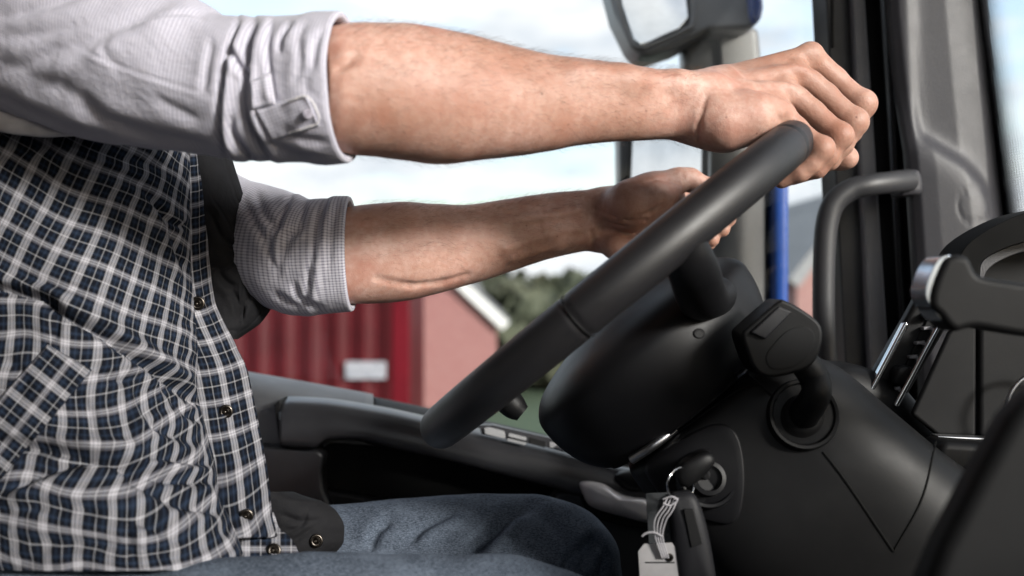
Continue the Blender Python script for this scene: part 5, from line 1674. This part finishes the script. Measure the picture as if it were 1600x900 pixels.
# ---- jeans
def jeans():
    h = 0.0035
    f = Field((-0.45, 0.74, ZC - 0.62), (0.16, 1.38, ZC - 0.14), h)
    far = f.like()
    # far thigh: round section whose top edge follows the photo
    D = 1.23
    for (a, ya), (b, yb) in (((300, 818), (420, 812)), ((420, 812), (535, 801)), ((535, 801), (640, 792)), ((640, 792), (735, 785)), ((735, 785), (830, 785)), ((830, 785), (866, 796))):
        ra = np.interp(a, [300, 640, 866], [0.088, 0.080, 0.068]); rb = np.interp(b, [300, 640, 866], [0.088, 0.080, 0.068])
        pa = P(a, ya, D); pb = P(b, yb, D); pa[2] -= ra; pb[2] -= rb
        far.cone(pa, pb, ra, rb, 0.03)
    far.chain([P(866, 896, D) , P(884, 980, D + 0.01), P(900, 1300, D + 0.02)], [0.060, 0.058, 0.055], 0.03)
    near = f.like()
    for (a, ya), (b, yb) in (((-120, 902), (60, 898)), ((60, 898), (340, 884)), ((340, 884), (480, 874)), ((480, 874), (600, 879)), ((600, 879), (700, 881)), ((700, 881), (790, 881)), ((790, 881), (860, 900))):
        ra = np.interp(a, [60, 860], [0.092, 0.07]); rb = np.interp(b, [60, 860], [0.092, 0.07])
        pa = P(a, ya, 0.90); pb = P(b, yb, 0.90); pa[2] -= ra; pb[2] -= rb
        near.cone(pa, pb, ra, rb, 0.02)
    near.chain([P(860, 1030, 0.9), P(880, 1300, 0.9)], [0.06, 0.055], 0.02)
    far.merge(near, 0.02)
    far.ell((-0.33, 1.08, ZC - 0.42), (0.14, 0.17, 0.13), 0.05)
    V, Fq = far.net(); V = relax(V, Fq, 2); N = fnormals(V, Fq)
    px, py = proj(V)
    fc = np.clip(-N[:, 1] * 3 + 0.3, 0, 1) * (V[:, 1] > 1.05)
    it = [([(640, 850), (660, 825), (690, 808), (715, 800)], 3.5, 8, 1), ([(735, 870), (770, 830), (800, 806), (830, 794)], 5, 10, 1), ([(700, 890), (745, 852), (790, 820)], 4, 9, 0),
          ([(575, 860), (590, 830), (610, 812)], 3.0, 8, 0), ([(905, 890), (920, 860), (935, 850)], 4, 7, 0), ([(880, 900), (892, 872), (915, 850), (930, 842)], 4.5, 7, 0),
          ([(940, 900), (944, 875), (942, 860)], 3, 5, 0), ([(560, 850), (640, 872), (700, 880)], 2.5, 9, 0), ([(840, 800), (870, 830), (880, 860)], 2.0, 10, 0)]
    dsp = 1.5 * folds(px, py, it) * fc + 0.0012 * noise2(V[:, 0] * 60 + V[:, 2] * 40, V[:, 2] * 70 + V[:, 1] * 30, 71, 3)
    V = V + N * dsp[:, None]
    mesh('jeans', V, Fq, M['denim'], person)
jeans()

# ---- fine hair on the forearms
def arm_hair():
    V0 = np.vstack(allV[:2]); F0 = np.vstack(allF[:2]); N0 = fnormals(V0, F0)
    px, py = proj(V0); r = np.random.default_rng(5)
    na = len(allV[0])
    isR = np.arange(len(V0)) < na
    ok = np.where(isR, (px > 545) & (px < 1090), (px > 560) & (px < 905))
    cand = np.flatnonzero(ok & (N0[:, 1] < 0.35))
    up = 0.35 + 0.65 * np.clip(N0[cand, 2] * 1.2 + 0.3, 0, 1)
    pick = r.choice(cand, 3400, replace=False, p=up / up.sum())
    Vh, Fh = [], []
    for i in pick:
        p, n = V0[i], N0[i]
        ax = np.array([0.9, 0.42, -0.05]) if i < na else np.array([0.96, 0.26, 0.1])
        g = ax + np.array([0, 0, r.normal(-0.25, 0.35)]) + r.normal(0, 0.2, 3); g -= n * (g @ n); g /= np.linalg.norm(g)
        ln = r.uniform(0.006, 0.014); w = 0.00006
        s = np.cross(g, n)
        k = len(Vh)
        for t in (0, 0.35, 0.7, 1.0):
            c = p + g * ln * t + n * (ln * 0.42 * math.sin(t * 2.2) * r.uniform(0.6, 1.0) if t > 0 else -0.0003)
            ww = w * (1 - 0.8 * t)
            Vh += [c - s * ww, c + s * ww, c + n * ww * 1.5]
        for q in range(3):
            b = k + 3 * q
            for e in range(3):
                f_ = (e + 1) % 3
                Fh.append((b + e, b + f_, b + 3 + f_, b + 3 + e))
    o = mesh('arm_hair', Vh, Fh, M['hair'], person); o['kind'] = 'stuff'
arm_hair()
